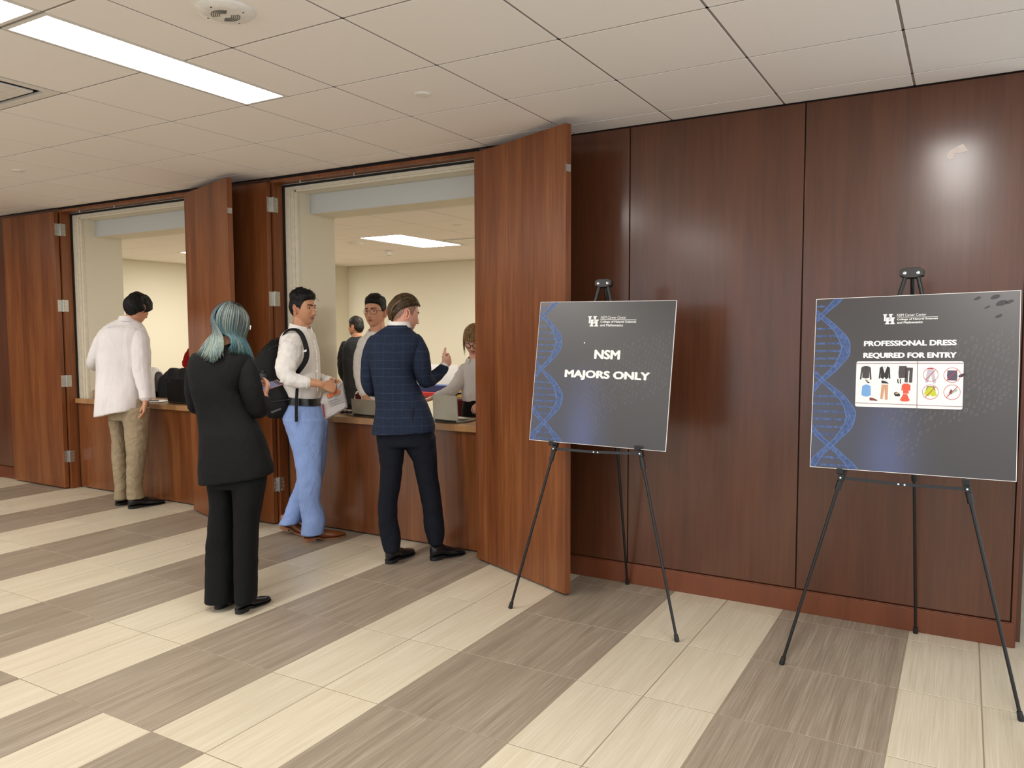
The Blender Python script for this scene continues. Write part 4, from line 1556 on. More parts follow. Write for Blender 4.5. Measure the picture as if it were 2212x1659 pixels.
_t = NT('skin')
_a = _t.n('ShaderNodeAttribute'); _a.attribute_name = 'Col'
_n = _t.noise(_t.coords('Object'), 140, 3)
_t.base(_t.mix(.12, _a.outputs['Color'], _n, 'MULTIPLY'))
_t.set(rough=.48, spec=.4)
_t.bump(_n, .08, .001)
M['skin'] = _t.m
EYES = (plain('eye white', srgb(222, 214, 206), .25), plain('dark iris', srgb(36, 24, 18), .15))
M['shirt'] = fabric('white cotton shirt', srgb(222, 217, 216), .85, .03, fold=.38, fsc=(9, 9, 5))
M['shirt2'] = fabric('white cotton shirt warm', srgb(230, 226, 221), .85, .03, fold=.38, fsc=(9, 9, 5))
M['black_wool'] = fabric('black suit wool', srgb(12, 12, 13), .85, .10, fold=.35)
M['black_wool2'] = fabric('black trouser wool', srgb(9, 10, 12), .85, .10, fold=.35)
M['khaki'] = fabric('khaki cotton', srgb(152, 136, 110), .85, .08, fold=.7, fsc=(12, 12, 12))
M['sky'] = fabric('light blue chambray', srgb(130, 153, 202), .85, .07, fold=.7, fsc=(12, 12, 7))
M['navy'] = fabric('navy trouser wool', srgb(11, 15, 26), .85, .10, fold=.4)
M['charcoal'] = fabric('charcoal suit wool', srgb(30, 30, 32), .85, .08)
M['leather_black'] = plain('black leather', srgb(17, 18, 22), .28, var=.1, bump=.1)
M['leather_brown'] = plain('tan brown leather', srgb(116, 66, 32), .32, var=.22, scale=14, bump=.1)
M['sole_tan'] = plain('stacked tan heel', srgb(150, 98, 66), .6)
M['sole_black'] = plain('black sole', srgb(18, 18, 19), .6)


def collar(p, pts, h, mat, name='collar', parent=None, thick=.006, gap_front=True, flare=.012, flap=None):
    """a standing shirt collar: pts = ring of world points round the neck (open at the front)"""
    m = MB()
    c = sum(np.array(q) for q in pts) / len(pts)
    rs = []
    for q in pts:
        q = np.array(q, float)
        o = nrm((q - c) * np.array((1, 1, 0)))
        rs.append([q - o * thick * .5, q + UP * h + o * (.0 - thick * .2), q + UP * (h + .003) + o * thick * .6, q + UP * h * .55 + o * (flare * .9), q - UP * h * .10 + o * flare * 1.25, q - UP * h * .12 + o * thick * .6])
    m.rings(rs)
    if flap is not None:       # the two pointed ends folded over at the front
        f = nrm(np.array(flap) * np.array((1, 1, 0)))
        for idx in ((0, 1, 3), (-1, -2, -4)):
            a, b, e = (np.array(pts[i], float) for i in idx)
            sd = nrm((a - c) * np.array((1, 1, 0))); side_ = nrm(sd - f * (sd @ f))
            q = [a + UP * (h + .002) + sd * .004, b + UP * (h + .003) + sd * .006, e + UP * (h * .6) + nrm((e - c) * np.array((1, 1, 0))) * .014, e - UP * h * .1 + nrm((e - c) * np.array((1, 1, 0))) * .017, a - UP * .030 + f * .016 + side_ * .030, a + UP * .004 + f * .010]
            m.prism(q, -f * .003 - side_ * .002)
    return m.build(name, mat, parent or p.root, smooth=60)


def neck_ring(c, f, rx, ry, n=22, a0=.22, lift=0.0, back=0.0):
    """points round a neck, leaving a gap at the front; c centre, f facing"""
    f = nrm(np.array(f) * np.array((1, 1, 0))); r = np.cross(f, UP)
    out = []
    for a in np.linspace(a0, 2 * math.pi - a0, n):
        out.append(np.array(c) + f * ry * math.cos(a) + r * rx * math.sin(a) + UP * (lift * (1 - math.cos(a)) / 2))
    return out

M['skin_tan'] = plain('tan eyelid skin', srgb(150, 98, 70), .5)
M['skin_pale'] = plain('pale eyelid skin', srgb(206, 150, 126), .5)
M['skin_mid'] = plain('mid eyelid skin', srgb(190, 134, 106), .5)
SK_A = srgb(206, 150, 120)
SK_TAN = srgb(196, 142, 108)
SK_PALE = srgb(222, 168, 146)
BLACK_HAIR = hair_mat('black hair', srgb(8, 7, 7), srgb(16, 14, 13), srgb(34, 30, 27))


def trunk(P, mb, rows):
    P.loft(mb, rows, n=20)


# ------------------------------------------------ man in an untucked white shirt, far left
P = Person((-2.70, -.22), 'person in untucked white shirt and khaki trousers at the left counter', D=6.80)
fd = nrm(HF * .88 + HR * .46)
hd = Head(P.J(297.5, 667, .03), fd - UP * .45, s=1.02, skin=SK_A, hair=srgb(14, 12, 12))
bd = MB()
P.loft(bd, [(700, 250, 290, .06, .03), (730, 232, 296, .08, .0), (850, 232, 296, .08, .0)], n=16)
bd.tube([P.J(277, 708, .02), P.J(283, 693, .02), hd.p(0, -.018, -.060)], [.066, .060, .056], 16)
P.limb(bd, [(304, 730, -.03, 9), (306, 800, -.10, 9), (314, 845, -.17, 7), (315, 864, -.185, 6.8)])
hand(bd, P.J(315, 866, -.187), P.J(311, 905, -.185) - P.J(316, 866, -.187), -HR * .75 - HF * .35, 1, 1.0, (.22, .28, .34, .42), (.55, .1), .02)
body = P.body(hd, bd, SK_A)
hd.hair_cap(body, BLACK_HAIR, lambda az, x, y, z: .014 + .008 * smoothstep(z, .0, .08) + .012 * smoothstep(-y, .0, .08) * smoothstep(z, -.07, .0) + .010 * smoothstep(y, .0, .06),
            line=[(0, .028), (30, .022), (50, .004), (65, -.020), (80, -.034), (95, -.034), (110, -.046), (130, -.075), (180, -.092)], nz=.007, freq=70)
for k, (a, b) in enumerate((((283, 644), (276, 640)), ((280, 650), (270, 644)), ((318, 670), (329, 671)))):
    m = MB(); m.tube([P.J(*a, .0), P.J((a[0] + b[0]) / 2, (a[1] + b[1]) / 2 - 2, .0), P.J(*b, .0)], [.005, .003, .001], 6); m.build('hair_wisp', BLACK_HAIR, body)
sh = MB()
P.loft(sh, [(691, 254, 296, .066, .02), (697, 240, 304, .080, .02), (703, 228, 310, .095, .01), (714, 219, 314, .112, 0), (735, 213, 311, .13, 0), (775, 212, 304, .135, 0), (810, 212, 301, .135, 0),
            (845, 211, 304, .155, -.02), (872, 210.5, 305, .175, -.025, 3), (891, 210, 304, .18, -.025, 9)], p=2.5)
sh_ = P.garment('shirt', sh, M['shirt'], .008, 3, dict(amp=.007, sc=(8, 8, 2.5)), seed=1)
P.sleeve([(299, 714, 0, 14), (304, 733, -.04, 18), (304.5, 765, -.07, 19.5), (305.5, 800, -.10, 18), (311, 832, -.15, 14.5), (314.5, 858, -.18, 11)], M['shirt'], dict(amp=.008, sc=(8, 8, 9)), 2)
P.sleeve([(229, 720, 0, 14), (218, 742, .0, 16), (207, 768, .02, 15), (199, 786, .05, 12), (206, 793, .14, 10), (219, 791, .26, 9)], M['shirt'], dict(amp=.008, sc=(8, 8, 9)), 3)
collar(P, neck_ring(P.J(279, 698, .02), fd, .074, .076, lift=.022), .038, M['shirt'])
yk = MB(); yk.tube([P.J(232, 708, -.10), P.J(250, 702.5, -.115), P.J(275, 703, -.12), P.J(296, 707, -.10)], .0022, 6); yk.build('yoke_seam', M['shirt'], P.root)
cf = MB(); P.limb(cf, [(313.4, 846, -.168, 12.3), (314.8, 862, -.182, 12)], rnd=False, sub=1); cf.build('cuff', M['shirt'], P.root, smooth=True)
tr = MB()
P.loft(tr, [(860, 236, 318, .115, 0), (888, 236, 320, .118, 0), (906, 238, 320, .115, 0)], p=2.4)
P.loft(tr, [(898, 237, 274, .10, .05), (912, 239, 270.5, .10, .05), (948, 245, 273, .088, .05), (985, 243.5, 275.5, .080, .06), (1021, 247, 276, .075, .07), (1055, 250, 276, .07, .07), (1078, 249, 277, .072, .08)], p=2.1)
P.garment('trouser_leg', tr, M['khaki'], .007, 3, dict(amp=.006, sc=(9, 9, 15)), seed=2)
tr = MB()
P.loft(tr, [(880, 262, 320.5, .11, -.04), (912, 269, 320, .11, -.05), (948, 273, 317.5, .10, -.06), (985, 276, 314, .088, -.07), (1021, 276, 308, .08, -.07), (1050, 276, 306, .076, -.06), (1076, 277, 310, .085, -.05)], p=2.1)
P.garment('trouser_leg', tr, M['khaki'], .007, 3, dict(amp=.006, sc=(9, 9, 15)), seed=9)
pk = MB(); pk.tube([P.J(281, 908.5, -.166), P.J(295, 908, -.172), P.J(309, 909, -.164)], .0022, 6); pk.build('pocket_seam', M['khaki'], P.root)
shoe(P, (-2.84, -.255), (-2.80, .045), M['leather_black'], M['sole_black'], 'shoe', top=.085)
shoe(P, (-2.630, -.275), (-2.565, .035), M['leather_black'], M['sole_black'], 'shoe', top=.085)

# ------------------------------------------------ woman with teal hair in a black suit
P = Person((.11, -1.47), 'person in black suit with long teal and silver hair holding a phone', D=4.27)
fd = nrm(HF * .85 + HR * .45)
hd = Head(P.J(497, 699, .02), fd - UP * .28, s=.96, skin=SK_A, hair=srgb(30, 26, 28))
bd = MB()
P.loft(bd, [(765, 455, 520, .05, .02), (790, 440, 520, .07, .0), (900, 445, 530, .07, .0)], n=16)
bd.tube([P.J(496, 770, .01), P.J(497, 750, .01), hd.p(0, -.016, -.068)], [.056, .050, .048], 16)
P.limb(bd, [(528, 800, 0, 14), (553, 880, .02, 12), (566, 868, .10, 10), (571, 858, .14, 9.5)])
hand(bd, P.J(571, 857, .14), P.J(579, 835, .21) - P.J(571, 857, .14), -HR * .75 - HF * .5 + UP * .30, 1, .88, (.55, .75, .85, .9), (.55, .7), .03)
body = P.body(hd, bd, SK_A)
# coloured strand hair: a cap plus locks swept to both shoulders
_t = NT('dyed teal hair')
_a = _t.n('ShaderNodeAttribute'); _a.attribute_name = 'Col'
_n = _t.noise(_t.coords('Object', (210, 210, 10)), 1.0, 4, .6)
_t.base(_t.mix(.55, _a.outputs['Color'], _t.ramp(_n, [(.3, (.35, .35, .35, 1)), (.7, (1.5, 1.5, 1.5, 1))]), 'MULTIPLY'))
_t.set(rough=.38, spec=.5)
_t.bump(_n, .4, .003)
TEAL = _t.m
cap = hd.hair_cap(body, BLACK_HAIR, lambda az, x, y, z: .008 + .003 * smoothstep(z, .0, .1), line=[(0, .055), (40, .045), (60, .0), (75, -.06), (180, -.08)], nz=.003)
locks = MB(); lcol = []
rs = random.Random(4)
roots, silver, teal, blue, ash = (np.array(srgb(*c)[:3]) for c in ((18, 14, 18), (116, 126, 116), (56, 92, 98), (26, 56, 78), (60, 68, 66)))


def lock(path, rad, c0, c1, c2, n=6, flat=.55):
    v0 = len(locks.v)
    pts = np.array(path)
    t = np.arange(len(pts)); tt = np.linspace(0, len(pts) - 1, 22)
    Q = np.stack([np.interp(tt, t, pts[:, c]) for c in range(3)], 1)
    for _ in range(3):
        Q[1:-1] = (Q[:-2] + 2 * Q[1:-1] + Q[2:]) / 4
    rr_ = [rad * (.75 + .4 * math.sin(min(1, s * 1.2) * 2.6)) * (1 if s < .85 else (1 - s) / .15 * .8 + .2) for s in np.linspace(0, 1, 22)]
    locks.tube(Q, rr_, n, flat=flat, cap=True)
    for i in range(22):
        s = i / 21
        c = c0 * max(0, 1 - s / .32) + c1 * (1 - max(0, 1 - s / .32)) * (1 - smoothstep(np.array(s), .45, .75)) + c2 * (1 - max(0, 1 - s / .32)) * smoothstep(np.array(s), .45, .75)
        lcol.extend([c] * n)


def hsurf(az, zz, off):
    """point on the scalp at azimuth (deg from the face, + to the right) and height"""
    th = math.radians(az)
    ux = np.interp(zz / .118, [-1, 1], [-1, 1])
    x, y, z = head_surface(np.array([th]), np.array([max(-.98, min(.995, ux))]), hd.opt)
    v = np.array((x[0], y[0], z[0])); v = v + v / np.linalg.norm(v) * off
    return hd.p(*v)


part = -168     # parting azimuth at the crown
NL = 420
for k in range(NL):
    u = (k + rs.random()) / NL
    right = u > .40
    # where this lock leaves the crown and which way it falls
    az = (180 - 8 - (u - .40) / .60 * 118) if right else (180 + 4 + (.40 - u) / .40 * 100)
    lay = rs.uniform(.007, .015)
    p0 = hsurf(az * .25 + 180 * .75 if right else az * .25 + 180 * .75, .112, .012)
    p1 = hsurf(az, .085, lay); p2 = hsurf(az, .04, lay + .004); p3 = hsurf(az, -.01, lay + .006); p4 = hsurf(az, -.06, lay + .010)
    if right:
        q = (u - .40) / .60
        px = np.interp(q, [0, .3, .7, 1], [497, 515, 535, 548]) + rs.uniform(-5, 5)
        py = np.interp(q, [0, .3, .7, 1], [757, 765, 775, 784]) + rs.uniform(-8, 5)
        dd = np.interp(q, [0, .5, 1], [-.115, -.05, .03])
        mid = P.J(np.interp(q, [0, .5, 1], [505, 521, 538]) + rs.uniform(-3, 3), np.interp(q, [0, 1], [728, 745]), np.interp(q, [0, .5, 1], [-.085, -.04, .05]))
        path = [p0, p1, p2, p3, p4, mid, P.J(px, py, dd)]
        c1 = [ash, silver, ash * .8, silver * .75, teal * .8][rs.randrange(5)]; c2 = [teal, teal * 1.1, silver * .85, teal * .8][rs.randrange(4)]
    else:
        q = (.40 - u) / .40
        px = np.interp(q, [0, 1], [480, 424]) + rs.uniform(-4, 4)
        py = np.interp(q, [0, .35, .6, 1], [768, 782, 777, 770]) + rs.uniform(-7, 4)
        dd = np.interp(q, [0, .5, 1], [-.14, -.13, -.085])
        mid = P.J(np.interp(q, [0, 1], [481, 452]) + rs.uniform(-3, 3), 727 + rs.uniform(-4, 4), np.interp(q, [0, 1], [-.10, -.055]))
        mid2 = P.J(np.interp(q, [0, 1], [482, 438]) + rs.uniform(-4, 4), 748, np.interp(q, [0, 1], [-.13, -.085]))
        path = [p0, p1, p2, p3, mid, mid2, P.J(px, py, dd)]
        c1 = [blue, blue * .9, teal * .7, ash * .6, blue][rs.randrange(5)] if q > .25 else [teal * .7, ash, blue][rs.randrange(3)]
        c2 = [silver, teal * 1.15, silver * .9, teal, silver * 1.1][rs.randrange(5)]
    c0 = roots * rs.uniform(.7, 1.6) if rs.random() < .7 else silver * .7
    lock(path, rs.uniform(.0026, .0052), c0, c1, c2)
o = locks.build('hair_locks', TEAL, body, fix=True)
ca = o.data.color_attributes.new('Col', 'FLOAT_COLOR', 'POINT')
fl_ = np.ones((len(lcol), 4), np.float32); fl_[:, :3] = np.clip(np.array(lcol), 0, 1); ca.data.foreach_set('color', fl_.ravel())
shade(o.data, 170)
gl = MB(); gl.tube([P.J(541.5, 705, -.03), P.J(543, 706, .03), hd.p(.060, .095, .012)], .0022, 6); gl.tube([P.J(541, 703, -.03), P.J(540.5, 712, -.035)], .0025, 6); gl.build('glasses_temple', plain('clear frame', srgb(196, 204, 204), .3), P.root)
jk = MB()
P.loft(jk, [(746, 474, 520, .055, .01), (753, 450, 529, .08, .01), (759, 430, 536, .095, .0), (768, 416, 542, .11, .0), (785, 409, 545, .12, .0), (805, 410, 540, .125, .0), (840, 415, 524, .125, .0), (879, 426, 535, .12, .01), (908, 432, 551, .125, .01),
            (938, 435, 566, .135, .0), (980, 434, 579, .145, .0), (1010, 432.5, 588, .15, .0), (1026, 433, 588, .15, .0, 6), (1034, 433, 587, .15, .0, 10)], p=2.5, step=6)
P.garment('jacket', jk, M['black_wool'], .007, 3, dict(amp=.003, sc=(7, 7, 8)), seed=3)
P.sleeve([(523, 776, 0, 19), (533, 800, -.02, 23.5), (541, 835, -.03, 24), (550, 868, -.01, 23), (555, 886, .01, 22), (565, 880, .06, 17), (571, 866, .12, 13)], M['black_wool'], dict(amp=.004, sc=(9, 9, 11)), 5)
P.sleeve([(428, 779, 0, 19), (416, 810, .0, 16), (413, 845, .0, 14.5), (419, 881, .02, 14), (432, 883, .12, 12), (446, 872, .22, 10)], M['black_wool'], dict(amp=.004, sc=(9, 9, 11)), 6)
vt = MB(); vt.obox(P.J(454, 1000, -.1165), HR * .0022, HF * .004, UP * .085); vt.build('jacket_vent', M['dark_rubber'], P.root)
cl = MB(); P.loft(cl, [(741, 486, 516, .052, .012), (749, 478, 520, .060, .012), (757, 470, 524, .07, .012)], n=20); P.garment('jacket_collar', cl, M['black_wool'], .006, 3)
tr = MB()
P.loft(tr, [(1000, 450, 572, .12, .0), (1026, 450, 575, .125, .0), (1050, 452, 571, .12, .0)], p=2.4)
P.loft(tr, [(1035, 450.5, 510, .105, .02), (1056, 452.5, 507, .105, .02), (1087, 456, 507, .095, .02), (1120, 453.5, 507, .088, .02), (1150, 450, 507, .085, .02), (1183, 446.5, 507, .082, .03), (1246, 446, 507, .085, .03), (1298, 445.5, 504.5, .095, .03)], p=2.2)
P.loft(tr, [(1035, 502, 574, .11, -.01), (1056, 505, 571, .11, -.01), (1082, 506.5, 566, .10, -.015), (1127, 507, 557, .09, -.02), (1183, 508, 555, .085, -.02), (1246, 508.5, 554.5, .085, -.02), (1298, 511, 552, .095, -.02)], p=2.2)
P.garment('trousers', tr, M['black_wool2'], .007, 5, dict(amp=.004, sc=(7, 7, 9)), seed=4)
shoe(P, (.045, -1.545), (.030, -1.30), M['leather_black'], M['sole_black'], 'shoe', top=.060, heel_h=.026, wid=.040)
shoe(P, (.205, -1.540), (.185, -1.285), M['leather_black'], M['sole_black'], 'shoe', top=.060, heel_h=.026, wid=.040)
# the phone is a thing of its own
ph = P.J(583.5, 832.5, .235)
ay = nrm(HF * .70 + HR * .62 + UP * .22)
az_ = nrm(UP * .9 - HF * .40 + HR * .1); az_ = nrm(az_ - ay * (az_ @ ay)); ax = np.cross(ay, az_)
t = thing('phone', ph, 'smartphone with lit screen in the hand of the blue haired person', 'phone')
MB().obox(ph, ax * .034, ay * .070, az_ * .0042).build('case', plain('clear phone case', srgb(150, 120, 122), .3), t, bevel=.003)
scr = emit('phone screen', srgb(150, 178, 236), .22)
MB().obox(ph + az_ * .0044, ax * .030, ay * .064, az_ * .0004).build('screen', scr, t)
MB().obox(ph + az_ * .0049 + ay * .048, ax * .030, ay * .014, az_ * .0003).build('screen_header', emit('phone header', srgb(150, 60, 66), .15), t)
MB().lathe(ph + ay * .055 + ax * .034 + UP * .012, [(.004, 0), (.011, .003), (.012, .010), (.006, .014)], 14).build('phone_charm', plain('white charm', srgb(210, 214, 206), .4), t, smooth=True)
# ------------------------------------------------ young man with a backpack, turned to the right
P = Person((-.66, -.18), 'person in white shirt and light blue trousers wearing a black backpack', D=5.70)
fd = nrm(HR * .92 - HF * .39)
bf = nrm(HR * .93 - HF * .35)
hd = Head(P.J(655, 667.5, .02), fd - UP * .03, s=1.03, wide=.95, skin=SK_TAN, hair=srgb(12, 10, 10), fade=srgb(58, 42, 36), stubble=.10, gaze=(.25, 0), mouth=1.1, browk=1.25, scalp=.85)
bd = MB()
P.loft(bd, [(716, 628, 668, .07, .04), (740, 620, 676, .12, .05), (840, 622, 682, .10, .05)], n=16)
bd.tube([P.J(646, 726, .03), P.J(650, 708, .02), hd.p(0, -.018, -.060)], [.066, .060, .058], 16)
P.limb(bd, [(630, 745, -.13, 11), (617, 806, -.16, 12), (640, 824, -.18, 10), (668, 826, -.18, 9.5), (690, 829, -.17, 8.2), (696, 831, -.165, 8)])
hand(bd, P.J(697, 831, -.165), P.J(727, 839, -.13) - P.J(697, 831, -.165), -UP * .55 + HF * .75 + HR * .1, 1, 1.0, (1.05, 1.1, 1.1, 1.15), (.6, .9), .0)
P.limb(bd, [(662, 745, .2, 11), (668, 815, .24, 11), (700, 823, .16, 9), (718, 824, .10, 8)])
hand(bd, P.J(720, 824, .10), P.J(744, 832, .02) - P.J(720, 824, .10), -UP * .5 - HF * .8, -1, .98, (.9, 1.0, 1.05, 1.1), (.6, .8), .0)
body = P.body(hd, bd, SK_TAN)
SPIKE = hair_mat('short black hair', srgb(7, 6, 6), srgb(13, 11, 11), srgb(26, 23, 22))
hd.face_parts(body, M['skin_tan'], SPIKE, EYES)
hd.hair_cap(body, SPIKE, lambda az, x, y, z: .003 + .026 * smoothstep(z, .045, .085) + .012 * smoothstep(az, 110, 170) * smoothstep(z, -.02, .04),
            line=[(0, .068), (28, .064), (48, .054), (60, .030), (68, -.004), (78, .006), (90, .014), (108, .000), (130, -.045), (180, -.062)], nz=.008, freq=85, edge=.006)
rs = random.Random(8)
sp_ = MB()
for k in range(70):
    az, zz = rs.uniform(-180, 180), rs.uniform(.075, .112)
    th = math.radians(az)
    x, y, z = head_surface(np.array([th]), np.array([zz / .118]), hd.opt)
    v = np.array((x[0], y[0], z[0])); n_ = nrm(v)
    a = v + n_ * .022; b = a + nrm(n_ + np.array((rs.uniform(-.6, .6), rs.uniform(-.2, .9), .3))) * rs.uniform(.010, .022)
    sp_.tube([hd.p(*v), hd.p(*a), hd.p(*b)], [.005, .004, .0008], 5)
sp_.build('hair_tufts', SPIKE, body, smooth=170)
wsp = MB()
for a, b, c in (((646, 628), (640, 622), (633, 619)), ((640, 630), (634, 627), (627, 627)), ((652, 628), (656, 623), (658, 620)), ((683, 645), (688, 648), (689, 653))):
    wsp.tube([P.J(*a, .0), P.J(*b, .0), P.J(*c, .0)], [.0016, .0012, .0005], 5)
wsp.build('hair_wisps', SPIKE, body)
sh = MB()
P.loft(sh, [(707, 632, 664, .065, .03), (713, 621, 672, .10, .04), (720, 613, 679, .15, .05), (735, 608, 681, .175, .05), (762, 605, 686.5, .18, .05), (794, 607, 688.5, .17, .05), (830, 614, 690, .155, .05), (848, 622, 691, .148, .05), (862, 627, 690, .140, .05)], p=2.4, step=6)
P.garment('shirt', sh, M['shirt2'], .0075, 3, dict(amp=.007, sc=(8, 8, 6)), seed=11)
P.sleeve([(636, 735, -.10, 17), (627, 755, -.15, 22), (620, 782, -.18, 22.5), (617, 803, -.19, 21), (626, 818, -.195, 17), (645, 824, -.19, 14), (664, 827, -.18, 11.5)], M['shirt2'], dict(amp=.012, sc=(11, 11, 16)), 12)
P.sleeve([(664, 738, .18, 16), (670, 780, .22, 15), (674, 812, .24, 13), (695, 819, .18, 10), (713, 822, .12, 9)], M['shirt2'], None, 13)
cf = MB(); P.limb(cf, [(655, 826, -.18, 12.6), (668, 827.5, -.18, 12.2)], rnd=False, sub=1); cf.build('cuff', M['shirt2'], P.root, smooth=True)
cf = MB(); P.limb(cf, [(706, 821, .14, 9.8), (717, 823.5, .11, 9.5)], rnd=False, sub=1); cf.build('cuff', M['shirt2'], P.root, smooth=True)
collar(P, neck_ring(P.J(650, 720, .025), bf, .070, .074, a0=.42, lift=.040), .040, M['shirt2'], flare=.012, flap=bf)
pkt = MB(); pkt.tube([P.J(679, 735, -.05), P.J(684, 765, -.06), P.J(686, 800, -.05), P.J(686, 845, -.05)], .0035, 8, flat=.6); pkt.build('placket', M['shirt2'], P.root, smooth=True)
for y in (748, 775, 802, 828):
    MB().lathe(P.J(np.interp(y, [735, 765, 845], [677, 682.5, 685.5]), y, -.075), [(.005, 0), (.0045, .002)], 10, axis=-HF).build('button', INK_W, P.root)
# trousers: the far leg trails, the near leg carries the weight
tr = MB()
P.loft(tr, [(864, 630, 692, .14, .05), (880, 620, 697, .145, .04), (898, 612, 700, .145, .03), (912, 614, 701, .14, .02)], p=2.3, step=6)
P.loft(tr, [(905, 612, 696, .105, -.02), (936, 622, 698, .10, -.02), (972, 633, 696, .09, -.03), (1016, 641, 695, .08, -.04), (1054, 643, 694, .075, -.05), (1083, 646, 690, .07, -.05), (1104, 650, 698, .075, -.05), (1126, 654, 703, .085, -.05), (1153, 651, 698, .085, -.05)], p=2.2, step=6)
P.garment('trousers', tr, M['sky'], .007, 3, dict(amp=.006, sc=(9, 9, 10)), seed=14)
tr = MB()
P.loft(tr, [(900, 640, 707, .085, .11), (936, 648, 706.5, .085, .11), (972, 650, 705, .08, .11), (1016, 648, 701, .075, .11), (1050, 638, 690, .075, .11), (1080, 625, 672, .075, .11), (1104, 617, 661, .08, .11), (1130, 604, 650, .085, .11, 2)], p=2.2, step=6)
P.garment('trouser_leg', tr, M['sky'], .007, 3, dict(amp=.006, sc=(9, 9, 13)), seed=15)
bl = MB(); P.loft(bl, [(857, 622, 694, .158, .05, -3), (864, 622, 695, .160, .05, -3), (872, 622, 696, .160, .05, -3)], n=36, step=3); bl.build('belt', M['leather_black'], P.root, smooth=50)
shoe(P, (-.545, -.300), (-.395, -.040), M['leather_brown'], M['sole_tan'], 'shoe', top=.085, heel_h=.028, heel_mat=M['sole_tan'], laces=True, L=.315)
shoe(P, (-.865, -.215), (-.600, -.150), M['leather_brown'], M['sole_tan'], 'shoe', top=.085, heel_h=.028, heel_mat=M['sole_tan'], lift=.045, laces=True, L=.30)

# backpack: a thing he carries
t = thing('backpack', P.J(600, 905, .02), 'black fabric backpack worn by the person in light blue trousers', 'backpack')
BPK = fabric('black nylon', srgb(13, 13, 15), .7, .15, fold=.6, fsc=(9, 9, 9))
m = MB()
def bring(py, L, R, hd_, dd): return (py, L, R, hd_, dd)
P.loft(m, [(734, 588, 610, .05, .06), (745, 577, 612, .10, .06), (765, 561, 612, .13, .06), (790, 554, 612, .15, .06), (820, 556, 613, .155, .06), (850, 562, 640, .15, .055), (875, 570, 640, .145, .05), (892, 576, 634, .13, .05), (900, 584, 622, .10, .05)], p=2.6, step=6)
me = fuse(m, .008, 4)
wrinkle(me, .006, (8, 8, 8), 3.0)
me.transform(Matrix.Translation(-Vector(t.location))); me.materials.clear(); me.materials.append(BPK); shade(me, 170)
o = bpy.data.objects.new('bag', me); COL.objects.link(o); o.parent = t
# near shoulder strap runs over the shoulder and down the chest side, then back under the arm
st = MB()
path = [P.J(609, 731, -.05), P.J(615, 718, -.09), P.J(627, 711.5, -.11), P.J(641, 712, -.12), P.J(652, 722, -.135), P.J(659, 740, -.165), P.J(663.5, 760, -.175), P.J(661, 778, -.170), P.J(652, 793, -.160), P.J(640, 808, -.13)]
Q = np.array(path); tt = np.linspace(0, len(Q) - 1, 40); Q = np.stack([np.interp(tt, np.arange(len(Q)), Q[:, c]) for c in range(3)], 1)
for _ in range(3): Q[1:-1] = (Q[:-2] + 2 * Q[1:-1] + Q[2:]) / 4
rings = []
for i, p in enumerate(Q):
    tg = nrm(Q[min(i + 1, 39)] - Q[max(i - 1, 0)])
    out = -HF * .8 + UP * (.9 if i < 14 else .1)
    out = nrm(out - tg * (out @ tg)); sd = np.cross(tg, out)
    w = np.interp(i, [0, 8, 16, 30, 39], [.009, .010, .016, .020, .016])
    rings.append([p + sd * w, p + sd * w * .8 + out * .006, p - sd * w * .8 + out * .006, p - sd * w, p - sd * w * .8 - out * .004, p + sd * w * .8 - out * .004])
st.rings(rings); st.build('strap', BPK, t, smooth=50)
e = MB(); e.tube([P.J(642, 838, -.15), P.J(640, 870, -.158), P.J(640, 898, -.162), P.J(640.5, 911, -.162)], .0115, 8, flat=.25, ref=HR); e.build('strap_tail', BPK, t)
e = MB(); e.tube([P.J(592, 742, .0), P.J(598, 731, -.01), P.J(607, 732, -.01), P.J(611, 738, -.01)], .009, 8, flat=.5); e.build('grab_handle', BPK, t, smooth=True)
e = MB(); e.tube([P.J(566, 770, -.05), P.J(585, 752, -.06), P.J(608, 742, -.055)], .003, 6); e.tube([P.J(562, 860, -.09), P.J(590, 868, -.105), P.J(628, 862, -.10)], .003, 6); e.build('zip_line', M['black_metal'], t)
e = MB(); e.prism([P.J(585, 889, -.125), P.J(606, 881, -.125), P.J(608, 884.5, -.125), P.J(587, 893, -.125)], -HF * .003); e.build('reflective_label', plain('grey label', srgb(58, 58, 58), .5), t)
# three-stripe mark on the strap
lg = MB()
c = P.J(658.5, 760, -.207)
for k in range(3):
    x = (-.008 + k * .008)
    q = [(x - .004, 0), (x + .003, 0), (x + .001 + .004, .006 + k * .004), (x - .002, .009 + k * .005)]
    lg.prism([c + HR * a + UP * b for a, b in q], -HF * .001)
lg.build('strap_logo', INK_W, t)
bt = P.J(568.5, 815, -.10)
t = thing('water_bottle', bt - UP * .06, 'dark grey bottle in the side pocket of the backpack', 'bottle')
MB().lathe(bt - UP * .06, [(.02, 0), (.026, .004), (.026, .05), (.030, .06), (.030, .075), (.024, .088), (.012, .094), (.010, .096)], 20).build('bottle_body', plain('dark grey bottle', srgb(38, 38, 44), .5), t, smooth=40)
MB().lathe(bt + UP * .036, [(.010, 0), (.012, .004), (.010, .012), (.002, .014)], 16).build('cap', plain('dark cap', srgb(28, 28, 32), .5), t, smooth=40)

